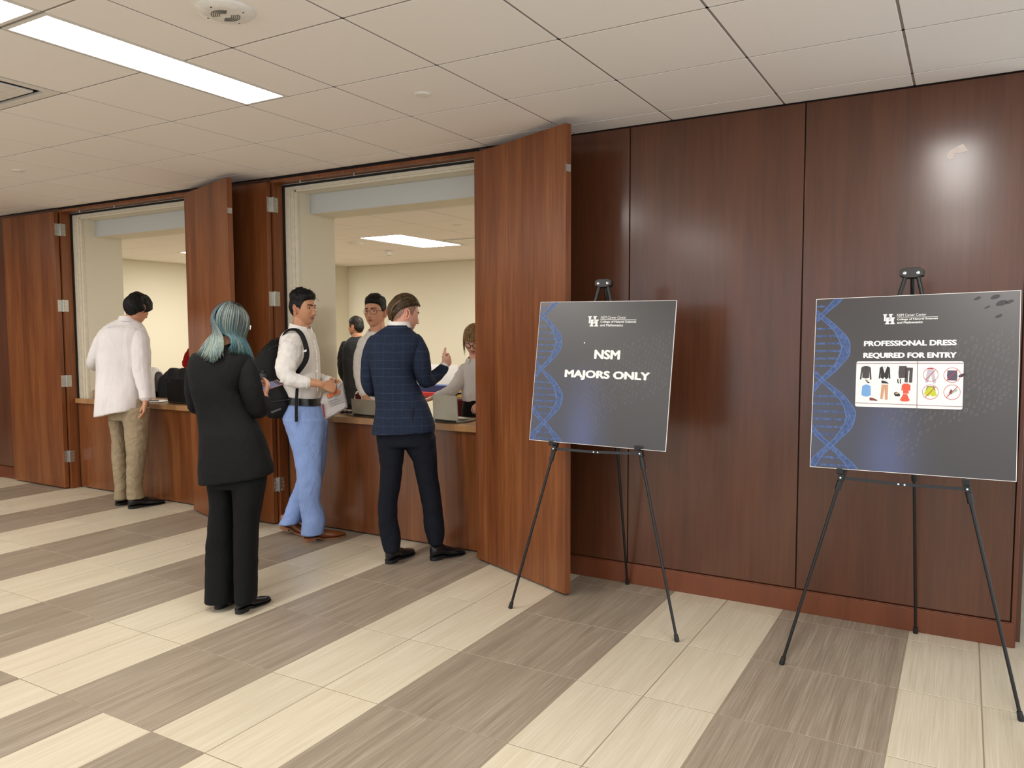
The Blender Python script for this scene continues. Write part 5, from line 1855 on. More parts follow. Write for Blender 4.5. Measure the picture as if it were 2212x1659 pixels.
# clear plastic bag he holds
t = thing('plastic_bag', P.J(722, 905, .02), 'clear plastic bag with orange printed sheet held over the right counter', 'bag')
_t = NT('milky plastic'); _t.base(srgb(206, 200, 198)); _t.set(rough=.25, trans=.25, ior=1.2, spec=.5); _t.bump(_t.noise(_t.coords('Object'), 55, 3), .5, .01)
poly = [(707, 843), (736, 824), (741, 826), (746, 850), (751.5, 880), (735, 891), (703, 908), (697, 890), (692, 868), (698, 850)]
front = [P.J(x, y, -.09 - .012 * math.sin(i * 1.7)) for i, (x, y) in enumerate(poly)]
cF = P.J(721, 866, -.105); cB = P.J(721, 866, -.060)
m = MB(); n = len(front)
m.add(front + [cF, cB], [(i, (i + 1) % n, n) for i in range(n)] + [((i + 1) % n, i, n + 1) for i in range(n)])
o = m.build('bag_film', _t.m, t, smooth=170)
sb = o.modifiers.new('s', 'SUBSURF'); sb.levels = 2; sb.render_levels = 2; sb.subdivision_type = 'SIMPLE'
def bq(pts, name, mat, off=-.112):
    MB().prism([P.J(x, y, off) for x, y in pts], -HF * .0012).build(name, mat, t)
bq([(705, 851), (722, 846.5), (733, 839), (733.5, 849), (708, 861)], 'orange_picture', plain('orange print', srgb(196, 106, 52), .6, var=.4, scale=60))
bq([(709, 866), (742, 853), (742.5, 855), (709.5, 868)], 'print_line', plain('grey print', srgb(150, 146, 146), .6))
bq([(710, 871), (743, 858), (743.5, 860), (710.5, 873)], 'print_line', bpy.data.materials['grey print'])
bq([(711, 876), (744, 863), (744.5, 865), (711.5, 878)], 'print_line', bpy.data.materials['grey print'])
bq([(695, 874), (699, 872), (703, 899), (700.5, 906)], 'red_band', plain('dark red print', srgb(120, 22, 30), .5))

# ------------------------------------------------ man in a navy checked blazer
P = Person((.44, -.30), 'person in navy checked blazer gesturing with one raised hand', D=5.12)
fd = nrm(HR * .88 + HF * .47)
hd = Head(P.J(873, 678.5, .03), fd - UP * .24, s=1.03, skin=SK_PALE, hair=srgb(66, 50, 34), fade=srgb(92, 72, 60), stubble=.22, scalp=.75, lid=.002)
bd = MB()
P.loft(bd, [(712, 842, 884, .06, .03), (740, 820, 885, .08, .02), (790, 826, 872, .06, .0), (850, 832, 885, .06, .0)], n=16)
bd.tube([P.J(861, 722, .02), P.J(864, 705, .02), hd.p(0, -.020, -.055)], [.074, .068, .064], 16)
P.limb(bd, [(906, 750, .0, 9), (912, 800, .0, 9), (920, 822, .03, 9), (938, 815, .10, 8.5), (957, 796, .16, 8.5), (958.5, 791, .17, 8.5)])
hand(bd, P.J(958.5, 790.5, .17), HF * .55 + HR * .30 + UP * .30, -HR * .9 - UP * .1, 1, 1.02, (.75, .8, .85, .9), (.15, .0), .05)
P.limb(bd, [(800, 745, .0, 11), (794, 835, .02, 11), (812, 846, .14, 9)])
body = P.body(hd, bd, SK_PALE)
BRN = hair_mat('brown slicked hair', srgb(38, 27, 18), srgb(62, 46, 29), srgb(104, 82, 52), (40, 40, 40))
hd.face_parts(body, M['skin_pale'], BRN, EYES)
# long top slicked back over shaved sides
hd.hair_cap(body, BRN, lambda az, x, y, z: .006 + .012 * smoothstep(z, .03, .09), line=[(0, .070), (25, .066), (45, .064), (70, .054), (95, .044), (125, .016), (150, -.035), (180, -.072)], nz=.003, freq=50, edge=.010)
rs = random.Random(15)
lk = MB(); kcol = []
for k in range(130):
    u = rs.uniform(-1, 1)
    pts, rad = [], []
    lift_ = rs.uniform(.014, .019)
    for f_ in np.linspace(0, 1, 22):          # swept from the forehead over the crown to the nape
        x = u * .058 * math.sin(math.radians(40 + 115 * f_))
        if f_ < .62:
            ang = math.radians(34 + f_ / .62 * 116)
            sc_ = math.sqrt(max(.05, 1 - (x / .086) ** 2))
            yv, zv = (.094 + lift_ * .8) * math.cos(ang) * sc_, (.118 + lift_) * math.sin(ang) * sc_
        else:
            zv = .066 - (f_ - .62) / .38 * .125
            th_ = math.pi - math.asin(max(-1, min(1, x / .085)))
            yv = head_surface(np.array([th_]), np.array([zv / .118]), hd.opt)[1][0] - .010 - .3 * lift_
        pts.append(hd.p(x, yv, zv))
        rad.append(.0050 * (.5 + .5 * math.sin(math.pi * min(1, f_ * 1.1 + .1))) * (1 if f_ < .9 else .6))
    P3 = np.array(pts)
    for _ in range(3):
        P3[1:-1] = (P3[:-2] + 2 * P3[1:-1] + P3[2:]) / 4
    pts = list(P3)
    n0 = len(lk.v); lk.tube(pts, rad, 6, flat=.55)
    cc = np.array(srgb(58, 42, 27)[:3]) * rs.uniform(.6, 1.5) if rs.random() < .75 else np.array(srgb(118, 94, 62)[:3])
    kcol += [cc] * (len(lk.v) - n0)
o = lk.build('hair_locks', color_mat('brown slicked locks', .5, spec=.3), body, fix=True)
ca = o.data.color_attributes.new('Col', 'FLOAT_COLOR', 'POINT')
fl_ = np.ones((len(kcol), 4), np.float32); fl_[:, :3] = np.clip(np.array(kcol), 0, 1); ca.data.foreach_set('color', fl_.ravel())
shade(o.data, 170)
# blazer with window-pane checks
_t = NT('navy window pane check')
_tc = _t.n('ShaderNodeTexCoord'); _mp = _t.n('ShaderNodeMapping')
_mp.inputs['Rotation'].default_value = (0, 0, -_yaw + .05)
_t.l(_tc.outputs['Object'], _mp.inputs['Vector'])
_sp = _t.n('ShaderNodeSeparateXYZ'); _t.l(_mp.outputs[0], _sp.inputs[0])
_ln = []
for ch, per, off, wd in (('X', .060, .02, .018), ('Z', .0525, .01, .022)):
    a = _t.n('ShaderNodeMath', operation='MULTIPLY_ADD'); _t.l(_sp.outputs[ch], a.inputs[0]); a.inputs[1].default_value = 1 / per; a.inputs[2].default_value = off + 40
    nz = _t.noise(_t.coords('Object'), 14, 2)
    a2 = _t.n('ShaderNodeMath', operation='MULTIPLY_ADD'); _t.l(nz, a2.inputs[0]); a2.inputs[1].default_value = .16; _t.l(a.outputs[0], a2.inputs[2])
    b = _t.n('ShaderNodeMath', operation='FRACT'); _t.l(a2.outputs[0], b.inputs[0])
    c = _t.n('ShaderNodeMath', operation='SUBTRACT'); _t.l(b.outputs[0], c.inputs[0]); c.inputs[1].default_value = .5
    d = _t.n('ShaderNodeMath', operation='ABSOLUTE'); _t.l(c.outputs[0], d.inputs[0])
    e = _t.n('ShaderNodeMath', operation='LESS_THAN'); _t.l(d.outputs[0], e.inputs[0]); e.inputs[1].default_value = wd
    _ln.append((e.outputs[0], .26 if ch == 'Z' else .12))
_n = _t.noise(_t.coords('Object'), 160, 3)
base = _t.ramp(_n, [(.3, srgb(24, 32, 48)), (.7, srgb(35, 45, 66))])
for fac, k in _ln:
    m_ = _t.n('ShaderNodeMath', operation='MULTIPLY'); _t.l(fac, m_.inputs[0]); m_.inputs[1].default_value = k
    base = _t.mix(m_.outputs[0], base, srgb(92, 102, 128))
_t.base(base); _t.set(rough=.85, spec=.2); _t.bump(_n, .3, .001)
CHECK = _t.m
jk = MB()
P.loft(jk, [(706, 834, 878, .066, .02), (713, 822, 889, .085, .02), (721, 809, 900, .10, .015), (731, 799, 910, .115, .01), (745, 794, 914, .125, .0), (772, 795, 904, .13, .0), (799, 802, 892, .13, .0), (819, 805, 896, .13, .0), (849, 810, 911, .13, .0), (879, 813, 926, .135, .0),
            (898, 810, 934, .14, .0), (918, 806.5, 940, .145, .0), (930, 804, 940, .147, .0, 2), (934, 803, 939, .147, .0, 3)], p=2.5, step=6)
P.garment('blazer', jk, CHECK, .007, 3, dict(amp=.0035, sc=(8, 8, 8)), seed=21)
P.sleeve([(897, 737, .0, 17), (906, 757, -.02, 20.5), (909, 785, -.02, 21), (913, 808, .0, 19), (920, 824, .03, 17), (938, 815, .10, 14.5), (957, 797, .16, 12.5)], CHECK, dict(amp=.005, sc=(10, 10, 12)), 22)
P.sleeve([(809, 738, .0, 16), (799, 760, -.005, 16), (794, 790, -.005, 15), (793, 825, .01, 14), (799, 843, .03, 13.5), (813, 846, .12, 12), (822, 845, .2, 11)], CHECK, dict(amp=.005, sc=(10, 10, 12)), 23)
cf = MB(); P.limb(cf, [(954, 799, .155, 11.2), (960.5, 789.5, .175, 10.8)], rnd=False, sub=1); cf.build('shirt_cuff', M['shirt2'], P.root, smooth=True)
collar(P, neck_ring(P.J(864, 707, .02), nrm(HF * .8 + HR * .6), .073, .076, lift=.004), .030, M['shirt2'], name='shirt_collar', flare=.004)
cl = MB(); P.loft(cl, [(703, 837, 886, .080, .018), (708, 832, 887, .086, .018), (716, 824, 890, .09, .018)], n=24, step=4); cl.build('blazer_collar', CHECK, P.root, smooth=60)
vt = MB(); vt.obox(P.J(890, 905, -.1385), HR * .0025, HF * .004, UP * .085); vt.build('blazer_vent', M['dark_rubber'], P.root)
tr = MB()
P.loft(tr, [(900, 818, 934, .12, .0), (932, 814, 937, .125, .0), (952, 815, 940, .12, .0), (962, 816, 941, .115, .0)], p=2.4, step=6)
P.loft(tr, [(945, 814.5, 882, .105, .0), (968, 817, 873.5, .10, .0), (1012, 822.5, 869, .088, .0), (1045, 821, 865, .082, .0), (1084, 817, 858.5, .078, .0), (1122, 817, 857.5, .076, .0), (1151, 821, 864, .074, .0), (1171, 825, 865.5, .074, -.01), (1190, 831, 862, .072, -.02)], p=2.2, step=6)
P.loft(tr, [(945, 868, 941, .105, .0), (968, 876, 942.5, .10, .0), (993, 891, 943.5, .092, .01), (1026, 899, 945, .086, .02), (1055, 905, 950, .082, .03), (1094, 913, 954.5, .078, .04), (1142, 917, 960, .075, .05), (1160, 922, 960, .075, .05), (1174, 928, 956, .07, .05)], p=2.2, step=6)
P.garment('trousers', tr, M['navy'], .007, 3, dict(amp=.0045, sc=(8, 8, 12)), seed=24)
shoe(P, (.335, -.43), (.320, -.125), M['leather_black'], M['sole_black'], 'shoe', top=.085, heel_h=.026, laces=True)
shoe(P, (.535, -.225), (.635, .035), M['leather_black'], M['sole_black'], 'shoe', top=.085, heel_h=.026, laces=True)
# ------------------------------------------------ man with glasses behind the right counter, facing the hall
P = Person((-.67, .69), 'person with thin framed glasses and white shirt standing behind the right counter', D=6.45)
fd = nrm(-HF * .90 - HR * .34)
hd = Head(P.J(811.5, 674.5, .0), fd, s=1.09, skin=SK_A, hair=srgb(14, 12, 12), fade=srgb(60, 46, 40), scalp=.8, mouth=1.3, gaze=(-.05, 0), wide=1.02, browk=1.1)
bd = MB()
P.loft(bd, [(722, 792, 838, .06, .02), (745, 785, 850, .09, .02), (850, 800, 850, .09, .02)], n=16)
bd.tube([P.J(816, 728, .02), P.J(815, 712, .015), hd.p(0, -.018, -.060)], [.068, .062, .060], 16)
P.limb(bd, [(783, 745, .0, 9), (778, 812, .0, 9), (788, 856, -.12, 7), (791, 862, -.15, 7)])
hand(bd, P.J(792, 863, -.16), HR * .5 - HF * .7 - UP * .1, -UP, 1, 1.0, (.2, .2, .25, .3), (.4, .1), .05)
P.limb(bd, [(852, 745, .0, 9), (860, 812, .0, 9), (850, 856, -.12, 7), (847, 862, -.15, 7)])
hand(bd, P.J(846, 863, -.16), -HR * .5 - HF * .7 - UP * .1, -UP, -1, 1.0, (.2, .2, .25, .3), (.4, .1), .05)
body = P.body(hd, bd, SK_A)
hd.face_parts(body, M['skin_mid'], BLACK_HAIR, EYES)
hd.hair_cap(body, BLACK_HAIR, lambda az, x, y, z: .004 + .024 * smoothstep(z, .04, .09), line=[(0, .066), (25, .064), (45, .056), (60, .040), (68, .004), (80, .008), (92, .018), (108, .004), (130, -.04), (180, -.06)], nz=.004, freq=60, edge=.006)
# glasses
gm = plain('thin metal frame', srgb(60, 54, 52), .3, .6)
g = MB()
for sd in (-1, 1):
    cx, cz = sd * .033 * hd.wid, .002
    pts = []
    for a in np.linspace(0, 2 * math.pi, 25):
        xx = cx + .0235 * math.copysign(abs(math.cos(a)) ** .75, math.cos(a)); zz = cz + .0185 * math.copysign(abs(math.sin(a)) ** .8, math.sin(a))
        pts.append(hd.p(xx, .1015 - .10 * (xx / .075) ** 2 * .35, zz))
    g.tube(pts, .0014, 6, cap=False)
    g.tube([hd.p(sd * .057, .0945, .010), hd.p(sd * .070, .080, .010), hd.p(sd * .0805, .0, .010)], .0014, 6)
g.tube([hd.p(-.0095, .1015, .006), hd.p(0, .106, .010), hd.p(.0095, .1015, .006)], .0014, 6)
g.build('glasses', gm, P.root, smooth=170)
sh = MB()
P.loft(sh, [(716, 798, 836, .062, .02), (723, 788, 848, .085, .02), (732, 779, 858, .10, .02), (745, 774, 862, .115, .02), (775, 775, 860, .125, .02), (810, 777, 858, .125, .02), (850, 780, 854, .12, .02), (885, 782, 852, .12, .02)], p=2.4)
P.garment('shirt', sh, M['shirt2'], .008, 3, dict(amp=.006, sc=(10, 10, 6)), seed=31)
P.sleeve([(787, 738, .0, 13), (779, 765, -.02, 14), (776, 800, -.02, 13), (779, 826, -.05, 12), (787, 852, -.12, 9)], M['shirt2'], None, 32)
P.sleeve([(852, 738, .0, 13), (858, 765, -.02, 14), (860, 800, -.02, 13), (857, 826, -.05, 12), (849, 852, -.12, 9)], M['shirt2'], None, 33)
collar(P, neck_ring(P.J(816, 727, .015), fd, .074, .078, a0=.62, lift=.045), .040, M['shirt2'], flare=.022, flap=fd)
v = MB(); v.prism([P.J(803, 726, -.075), P.J(826, 728, -.075), P.J(820, 742, -.112), P.J(812.5, 756, -.127), P.J(807, 742, -.112)], -HF * .004); v.build('open_neck', M['skin_mid'], P.root)
tr = MB(); P.loft(tr, [(878, 784, 852, .115, .02), (900, 782, 853, .12, .02), (960, 784, 852, .11, .02), (1098, 795, 842, .09, .02)], p=2.3)
P.garment('trousers', tr, M['navy'], .012, 3)
for s_ in (-1, 1):
    c = P.J(816 + s_ * 14, 1105, .02); shoe(P, (c[0] + .05, c[1] + .08), (c[0] - .08, c[1] - .18), M['leather_black'], M['sole_black'])

# ------------------------------------------------ man in a charcoal suit further back, turned away
P = Person((-2.83, 2.91), 'bearded person in charcoal suit at the back, turned away to the left', D=9.45)
fd = nrm(-HR * .80 + HF * .42)
hd = Head(P.J(769, 707, .0), fd, s=1.02, skin=srgb(206, 152, 118), hair=srgb(24, 20, 18), fade=srgb(60, 50, 44), stubble=.6, scalp=.9)
bd = MB()
P.loft(bd, [(733, 758, 784, .06, .02), (760, 748, 790, .09, .0), (820, 748, 790, .09, .0)], n=14)
bd.tube([P.J(770, 738, .01), P.J(770, 728, .01), hd.p(0, -.018, -.060)], [.066, .062, .058], 14)
body = P.body(hd, bd, srgb(206, 152, 118), .006)
DKBR = hair_mat('dark brown short hair', srgb(18, 15, 13), srgb(34, 29, 26), srgb(54, 48, 44))
hd.face_parts(body, M['skin_mid'], DKBR, EYES)
hd.hair_cap(body, DKBR, lambda az, x, y, z: .005 + .014 * smoothstep(z, .03, .09), nz=.004, edge=.008)
jk = MB()
P.loft(jk, [(727, 760, 783, .062, .01), (732, 752, 789, .085, .01), (738, 746, 794, .10, .0), (748, 740, 799, .115, .0), (775, 738, 801, .125, .0), (810, 742, 798, .125, .0), (850, 740, 800, .13, .0), (872, 739, 801, .13, .0)], p=2.5, step=5)
P.garment('jacket', jk, M['charcoal'], .009, 3, dict(amp=.004, sc=(8, 8, 8)), seed=41)
P.sleeve([(745, 744, .0, 8), (738.5, 765, .0, 9), (737, 790, .0, 8.5), (741, 815, .03, 8), (752, 826, .12, 6)], M['charcoal'], None, 42)
P.sleeve([(795, 744, .0, 8), (800, 765, .0, 9), (801, 790, .0, 8.5), (798, 815, .03, 8), (790, 826, .12, 6)], M['charcoal'], None, 43)
tr = MB(); P.loft(tr, [(858, 742, 798, .12, 0), (880, 741, 799, .12, 0), (920, 744, 796, .11, 0), (978, 750, 790, .09, 0)], p=2.3)
P.garment('trousers', tr, M['black_wool2'], .012, 3)
for s_ in (-1, 1):
    c = P.J(770 + s_ * 10, 984, 0); shoe(P, (c[0], c[1] - .1), (c[0] - .12, c[1] + .16), M['leather_black'], M['sole_black'])

# ------------------------------------------------ woman with dark glasses at the right edge of the opening
P = Person((.305, .71), 'person with fringe, dark glasses and white blouse half hidden by the open door', D=5.98)
fd = nrm(-HF * .92 - HR * .15)
hd = Head(P.J(1024, 735, .0), fd - UP * .42, s=.97, skin=SK_PALE, hair=srgb(70, 52, 34), fade=srgb(60, 46, 34), lip=srgb(170, 84, 84)[:3], lid=.0015)
bd = MB()
P.loft(bd, [(782, 1010, 1052, .05, .02), (800, 1000, 1062, .08, .02), (880, 1005, 1058, .08, .02)], n=16)
bd.tube([P.J(1029, 790, .02), P.J(1028, 775, .015), hd.p(0, -.018, -.058)], [.056, .050, .050], 16)
P.limb(bd, [(1000, 800, .0, 8), (985, 838, -.03, 8), (948, 852, -.10, 6), (938, 858, -.12, 6)])
hand(bd, P.J(937, 858, -.12), -HR * .8 - HF * .25 - UP * .25, -UP, -1, .88, (.3, .3, .35, .4), (.4, .1), .05)
P.limb(bd, [(1058, 800, .0, 8), (1064, 838, -.03, 8), (1040, 868, -.14, 6)])
hand(bd, P.J(1038, 870, -.15), -HR * .3 - HF * .7 - UP * .2, -UP, 1, .88, (.3, .3, .35, .4), (.4, .1), .05)
body = P.body(hd, bd, SK_PALE)
LTB = hair_mat('blond brown fringe hair', srgb(50, 36, 22), srgb(128, 98, 60), srgb(190, 156, 106), (190, 190, 10))
hd.face_parts(body, M['skin_pale'], LTB, EYES)
hd.hair_cap(body, LTB, lambda az, x, y, z: .010 + .010 * smoothstep(z, .02, .1), line=[(0, .022), (25, .022), (40, .024), (55, .0), (70, -.02), (100, -.03), (130, -.06), (180, -.075)], nz=.003, edge=.008)
w_ = MB()
for sd in (-1, 1):
    for k in range(4):
        w_.tube([hd.p(sd * (.058 + .004 * k), .060, .040), hd.p(sd * (.068 + .003 * k), .060, -.01), hd.p(sd * (.062 + .004 * k), .066, -.075 - .01 * k)], [.003, .0026, .0008], 5)
w_.build('loose_strands', LTB, body, smooth=170)
gm = plain('dark acetate frame', srgb(20, 16, 20), .25)
g = MB()
for sd in (-1, 1):
    cx, cz = sd * .034, -.004
    pts = []
    for a in np.linspace(0, 2 * math.pi, 25):
        xx = cx + .025 * math.copysign(abs(math.cos(a)) ** .85, math.cos(a)); zz = cz + .021 * math.copysign(abs(math.sin(a)) ** .9, math.sin(a)) + .004 * math.cos(a) * sd
        pts.append(hd.p(xx, .102 - .035 * (xx / .075) ** 2, zz))
    g.tube(pts, .0025, 6, cap=False)
    g.tube([hd.p(sd * .058, .085, .008), hd.p(sd * .072, .07, .010), hd.p(sd * .0800, .0, .008)], .0024, 6)
g.tube([hd.p(-.0095, .102, .0), hd.p(0, .106, .004), hd.p(.0095, .102, .0)], .002, 6)
g.build('glasses', gm, P.root, smooth=170)
sh = MB()
P.loft(sh, [(775, 1016, 1050, .058, .02), (782, 1006, 1056, .075, .02), (790, 997, 1062, .09, .02), (803, 993, 1066, .10, .02), (830, 997, 1062, .11, .02), (850, 996, 1062, .115, .02), (866, 1000, 1060, .11, .02)], p=2.4, step=5)
P.garment('blouse', sh, M['shirt'], .0075, 3, dict(amp=.006, sc=(10, 10, 7)), seed=51)
P.sleeve([(1004, 796, .0, 12), (995, 815, -.02, 14), (984, 836, -.04, 14), (968, 848, -.08, 12), (946, 854, -.11, 9)], M['shirt'], None, 52)
P.sleeve([(1056, 796, .0, 12), (1064, 818, -.02, 13), (1064, 842, -.06, 12), (1046, 864, -.12, 9)], M['shirt'], None, 53)
collar(P, neck_ring(P.J(1029, 786, .015), fd, .062, .066, a0=.55, lift=.03), .034, M['shirt'], flare=.022, flap=fd)
tr = MB(); P.loft(tr, [(860, 1001, 1060, .11, .02), (880, 998, 1063, .12, .02), (930, 996, 1066, .125, .02), (1010, 1002, 1060, .11, .02), (1120, 1008, 1052, .09, .02)], p=2.3)
P.garment('skirt', tr, M['black_wool2'], .010, 3)
for s_ in (-1, 1):
    c = P.J(1031 + s_ * 12, 1128, .02); shoe(P, (c[0] + .02, c[1] + .06), (c[0] - .05, c[1] - .18), M['leather_black'], M['sole_black'], wid=.04, top=.06)

# ------------------------------------------------ person in a red shirt, only an arm shows beside the open door
P = Person((-4.39, 1.95), 'person in red short sleeved shirt mostly hidden behind the open door', D=9.4)
SKD = srgb(96, 62, 44)
fd = nrm(-HF)
hd = Head(P.J(440, 712, .0), fd, s=1.0, skin=SKD, hair=srgb(12, 10, 10))
bd = MB()
P.loft(bd, [(745, 428, 452, .06, 0), (765, 418, 462, .09, 0), (850, 420, 460, .09, 0)], n=14)
bd.tube([P.J(440, 750, .01), P.J(440, 738, .01), hd.p(0, -.018, -.060)], [.062, .058, .056], 14)
for s_ in (-1, 1):
    P.limb(bd, [(440 + s_ * 27, 765, 0, 8.5), (440 + s_ * 35, 800, 0, 8), (440 + s_ * 33, 835, -.1, 6.5)])
    hand(bd, P.J(440 + s_ * 32, 840, -.12), -HF * .6 - UP * .6, -HR * s_, s_, 1.0, (.3, .3, .3, .3), (.4, .1), .05)
body = P.body(hd, bd, SKD, .006)
hd.face_parts(body, plain('dark eyelid skin', SKD, .5), BLACK_HAIR, EYES)
hd.hair_cap(body, BLACK_HAIR, lambda az, x, y, z: .010 + 0 * z)
sh = MB()
P.loft(sh, [(742, 430, 450, .06, 0), (748, 421, 459, .085, 0), (756, 413, 467, .10, 0), (775, 410, 470, .115, 0), (820, 412, 468, .12, 0), (870, 412, 468, .12, 0)], p=2.4, step=5)
M['red'] = fabric('red jersey', srgb(150, 20, 18), .85)
P.garment('shirt', sh, M['red'], .010, 3, dict(amp=.005, sc=(9, 9, 6)), seed=61)
for s_ in (-1, 1):
    P.sleeve([(440 + s_ * 22, 755, 0, 9), (440 + s_ * 29, 765, 0, 11), (440 + s_ * 34, 786, 0, 12)], M['red'], None, 62 + s_)
tr = MB(); P.loft(tr, [(860, 414, 466, .115, 0), (900, 413, 467, .115, 0), (980, 420, 460, .09, 0)], p=2.3)
P.garment('trousers', tr, M['black_wool2'], .014, 3)
for s_ in (-1, 1):
    c = P.J(440 + s_ * 11, 986, 0); shoe(P, (c[0], c[1] + .1), (c[0], c[1] - .16), M['leather_black'], M['sole_black'])
# ================================================================ things on and behind the counters
CT = .8795


def laptop(bl, br, lid, depth, mat, label, logo=None, back=(0, 1, 0)):
    bl, br = np.array((*bl, CT + .008)), np.array((*br, CT + .008))
    h = nrm(br - bl); lid = np.array(lid, float)
    lid = lid - h * (lid @ h) * .35
    bk = nrm(np.cross(UP, h))
    c = (bl + br) / 2
    t = thing('laptop', (c[0], c[1], CT), label, 'laptop')
    w = np.linalg.norm(br - bl) / 2
    MB().obox(c + bk * depth / 2 - UP * .001, h * w, bk * depth / 2, UP * .006).build('base', mat, t, bevel=.003)
    kb = MB()
    for r in range(5):
        for k in range(13):
            kb.obox(c + bk * (.03 + r * .021) + h * (-w * .86 + k * w * 1.72 / 12) + UP * .006, h * w * .058, bk * .0085, UP * .0009)
    ko = kb.build('keys', M['black_plastic'], t, fix=False)
    ko['kind'] = 'stuff'
    n = nrm(np.cross(h, lid))
    if n @ bk > 0: n = -n
    lc = c + lid / 2 + UP * .006
    l = MB().obox(lc, h * w, lid / 2, n * .0035).build('lid', mat, t, bevel=.003)
    MB().obox(lc - n * .0042, h * w * .94, lid / 2 * .92, n * .0006).build('screen', plain('dark screen', srgb(20, 22, 28), .15), l)
    MB().tube([bl + h * .02 + UP * .002, br - h * .02 + UP * .002], .006, 10).build('hinge', M['black_plastic'], t, smooth=True)
    for s in (-1, 1):
        for d in (.03, depth - .03):
            MB().lathe(c + h * s * w * .85 + bk * d - UP * .008, [(.006, 0), (.006, .002)], 10).build('foot', M['black_plastic'], t)
    if logo:
        vs, fs = text_mesh(logo, .02)
        o_ = lc - h * w * .72 + lid * .36 + n * .0038
        e1, e2 = h * .038, nrm(lid) * .008
        MB().add([o_ + e1 * a + e2 * b for a, b in vs], fs).build('maker_mark', plain('grey mark', srgb(120, 120, 120), .4, .6), l, fix=False)
    return t


ALU = plain('aluminium', srgb(150, 144, 128), .42, .35, .03)
laptop((-.478, .170), (-.175, .135), (-.13, .085, .105), .215, ALU, 'silver laptop half closed on the right countertop near the plastic bag')
laptop((.285, .165), (.522, .130), (-.10, .085, .170), .215, ALU, 'silver laptop open on the right countertop beside the large door')
laptop((-2.70, .195), (-2.345, .135), (-.15, .06, .205), .235, plain('black laptop shell', srgb(13, 12, 13), .65, spec=.2), 'black laptop open on the left countertop', logo='lenovo')

PAPER = plain('white paper', srgb(232, 230, 226), .8, var=.02)
for k, (x, y, a, lb) in enumerate(((-2.93, .20, .3, 'white sheet of paper lying on the left countertop, lowest of the pile'), (-2.90, .26, -.2, 'white sheet of paper on the left countertop, in the middle of the pile'), (-2.86, .155, .55, 'white sheet of paper on top of the pile on the left countertop'))):
    c = np.array((x, y, CT + .0009 + k * .0016)); u = np.array((math.cos(a), math.sin(a), 0)); v = np.array((-u[1], u[0], 0))
    m = MB(); n = 8; g = []
    for j in range(n + 1):
        g.append([c + u * (i / n - .5) * .216 + v * (j / n - .5) * .14 + UP * (.0003 + .004 * abs(i / n - .5) ** 3 * (k + 1)) for i in range(n + 1)])
    m.rings(g, cap=False, closed=False)
    o = m.build('paper_sheet', PAPER, fix=False, loc=c)
    sm = o.modifiers.new('s', 'SOLIDIFY'); sm.thickness = .0008
    tag(o, lb, 'paper', 'papers on the left countertop')
pn = MB().tube([(-2.97, .12, CT + .010), (-2.84, .20, CT + .010)], .004, 8, rnd=True).build('pen', plain('dark pen', srgb(40, 36, 52), .4))
tag(pn, 'dark pen lying on the papers of the left countertop', 'pen')

# cables bunched beside the half closed laptop
cb = MB()
rs = random.Random(21)
for k in range(4):
    c = np.array((-.66 + .03 * k, .22 + .01 * k, CT + .006 + .007 * (k % 2)))
    pts = [c + np.array((.055 * math.cos(a + k) + .012 * rs.random(), .035 * math.sin(a + k), .003 * math.sin(3 * a) + .004)) for a in np.linspace(0, 6.6, 26)]
    cb.tube(pts, .0035, 6)
cb.tube([(-.60, .24, CT + .006), (-.54, .17, CT + .005), (-.46, .115, CT + .005), (-.30, .095, CT + .005), (-.16, .08, CT + .005)], .003, 6)
o = cb.build('power_cable', M['black_plastic'], loc=(-.58, .22, CT), smooth=True)
tag(o, 'tangled black power cable on the right countertop beside the plastic bag', 'cable')
cb = MB().tube([(.30, .105, CT + .004), (.40, .10, CT + .004), (.52, .105, CT + .004), (.58, .16, CT + .004), (.62, .22, CT + .02), (.645, .27, CT + .004)], .003, 6)
o = cb.build('power_cable', M['black_plastic'], loc=(.45, .10, CT), smooth=True)
tag(o, 'thin black cable along the open silver laptop by the large door', 'cable')

# --- chairs with dark red upholstery
RED = fabric('dark red upholstery', srgb(74, 16, 20), .8, .12)
CHROME = plain('chrome tube', srgb(210, 208, 204), .18, 1.0)


def chair(x, y, rz, label, frame):
    t = thing('chair', (x, y, 0), label, 'chair', 'red upholstered chairs in the back room')
    ca, sa = math.cos(rz), math.sin(rz)

    def Q(a, b, c): return (x + a * ca - b * sa, y + a * sa + b * ca, c)
    def rbox(a0, b0, c0, a1, b1, c1, nm, mat, bev):
        m = MB().obox(Q((a0 + a1) / 2, (b0 + b1) / 2, (c0 + c1) / 2), np.array((ca, sa, 0)) * (a1 - a0) / 2, np.array((-sa, ca, 0)) * (b1 - b0) / 2, UP * (c1 - c0) / 2)
        return m.build(nm, mat, t, bevel=bev)
    rbox(-.22, -.22, .42, .22, .22, .475, 'seat', RED, .018)
    rbox(-.20, .20, .58, .20, .235, .90, 'backrest', RED, .014)
    fr = MB().tube([Q(-.215, .215, .46), Q(-.215, .225, .80), Q(-.19, .235, .91), Q(-.12, .24, .955), Q(0, .242, .968), Q(.12, .24, .955), Q(.19, .235, .91), Q(.215, .225, .80), Q(.215, .215, .46)], .011, 10)
    fr.build('back_frame', frame, t, smooth=True)
    for sx in (-1, 1):
        for sy in (-1, 1):
            MB().tube([Q(sx * .20, sy * .20, .43), Q(sx * .215, sy * .225, .012), Q(sx * .215, sy * .225, .001)], [.011, .011, .012], 10).build('leg', frame, t, smooth=True)
    return t


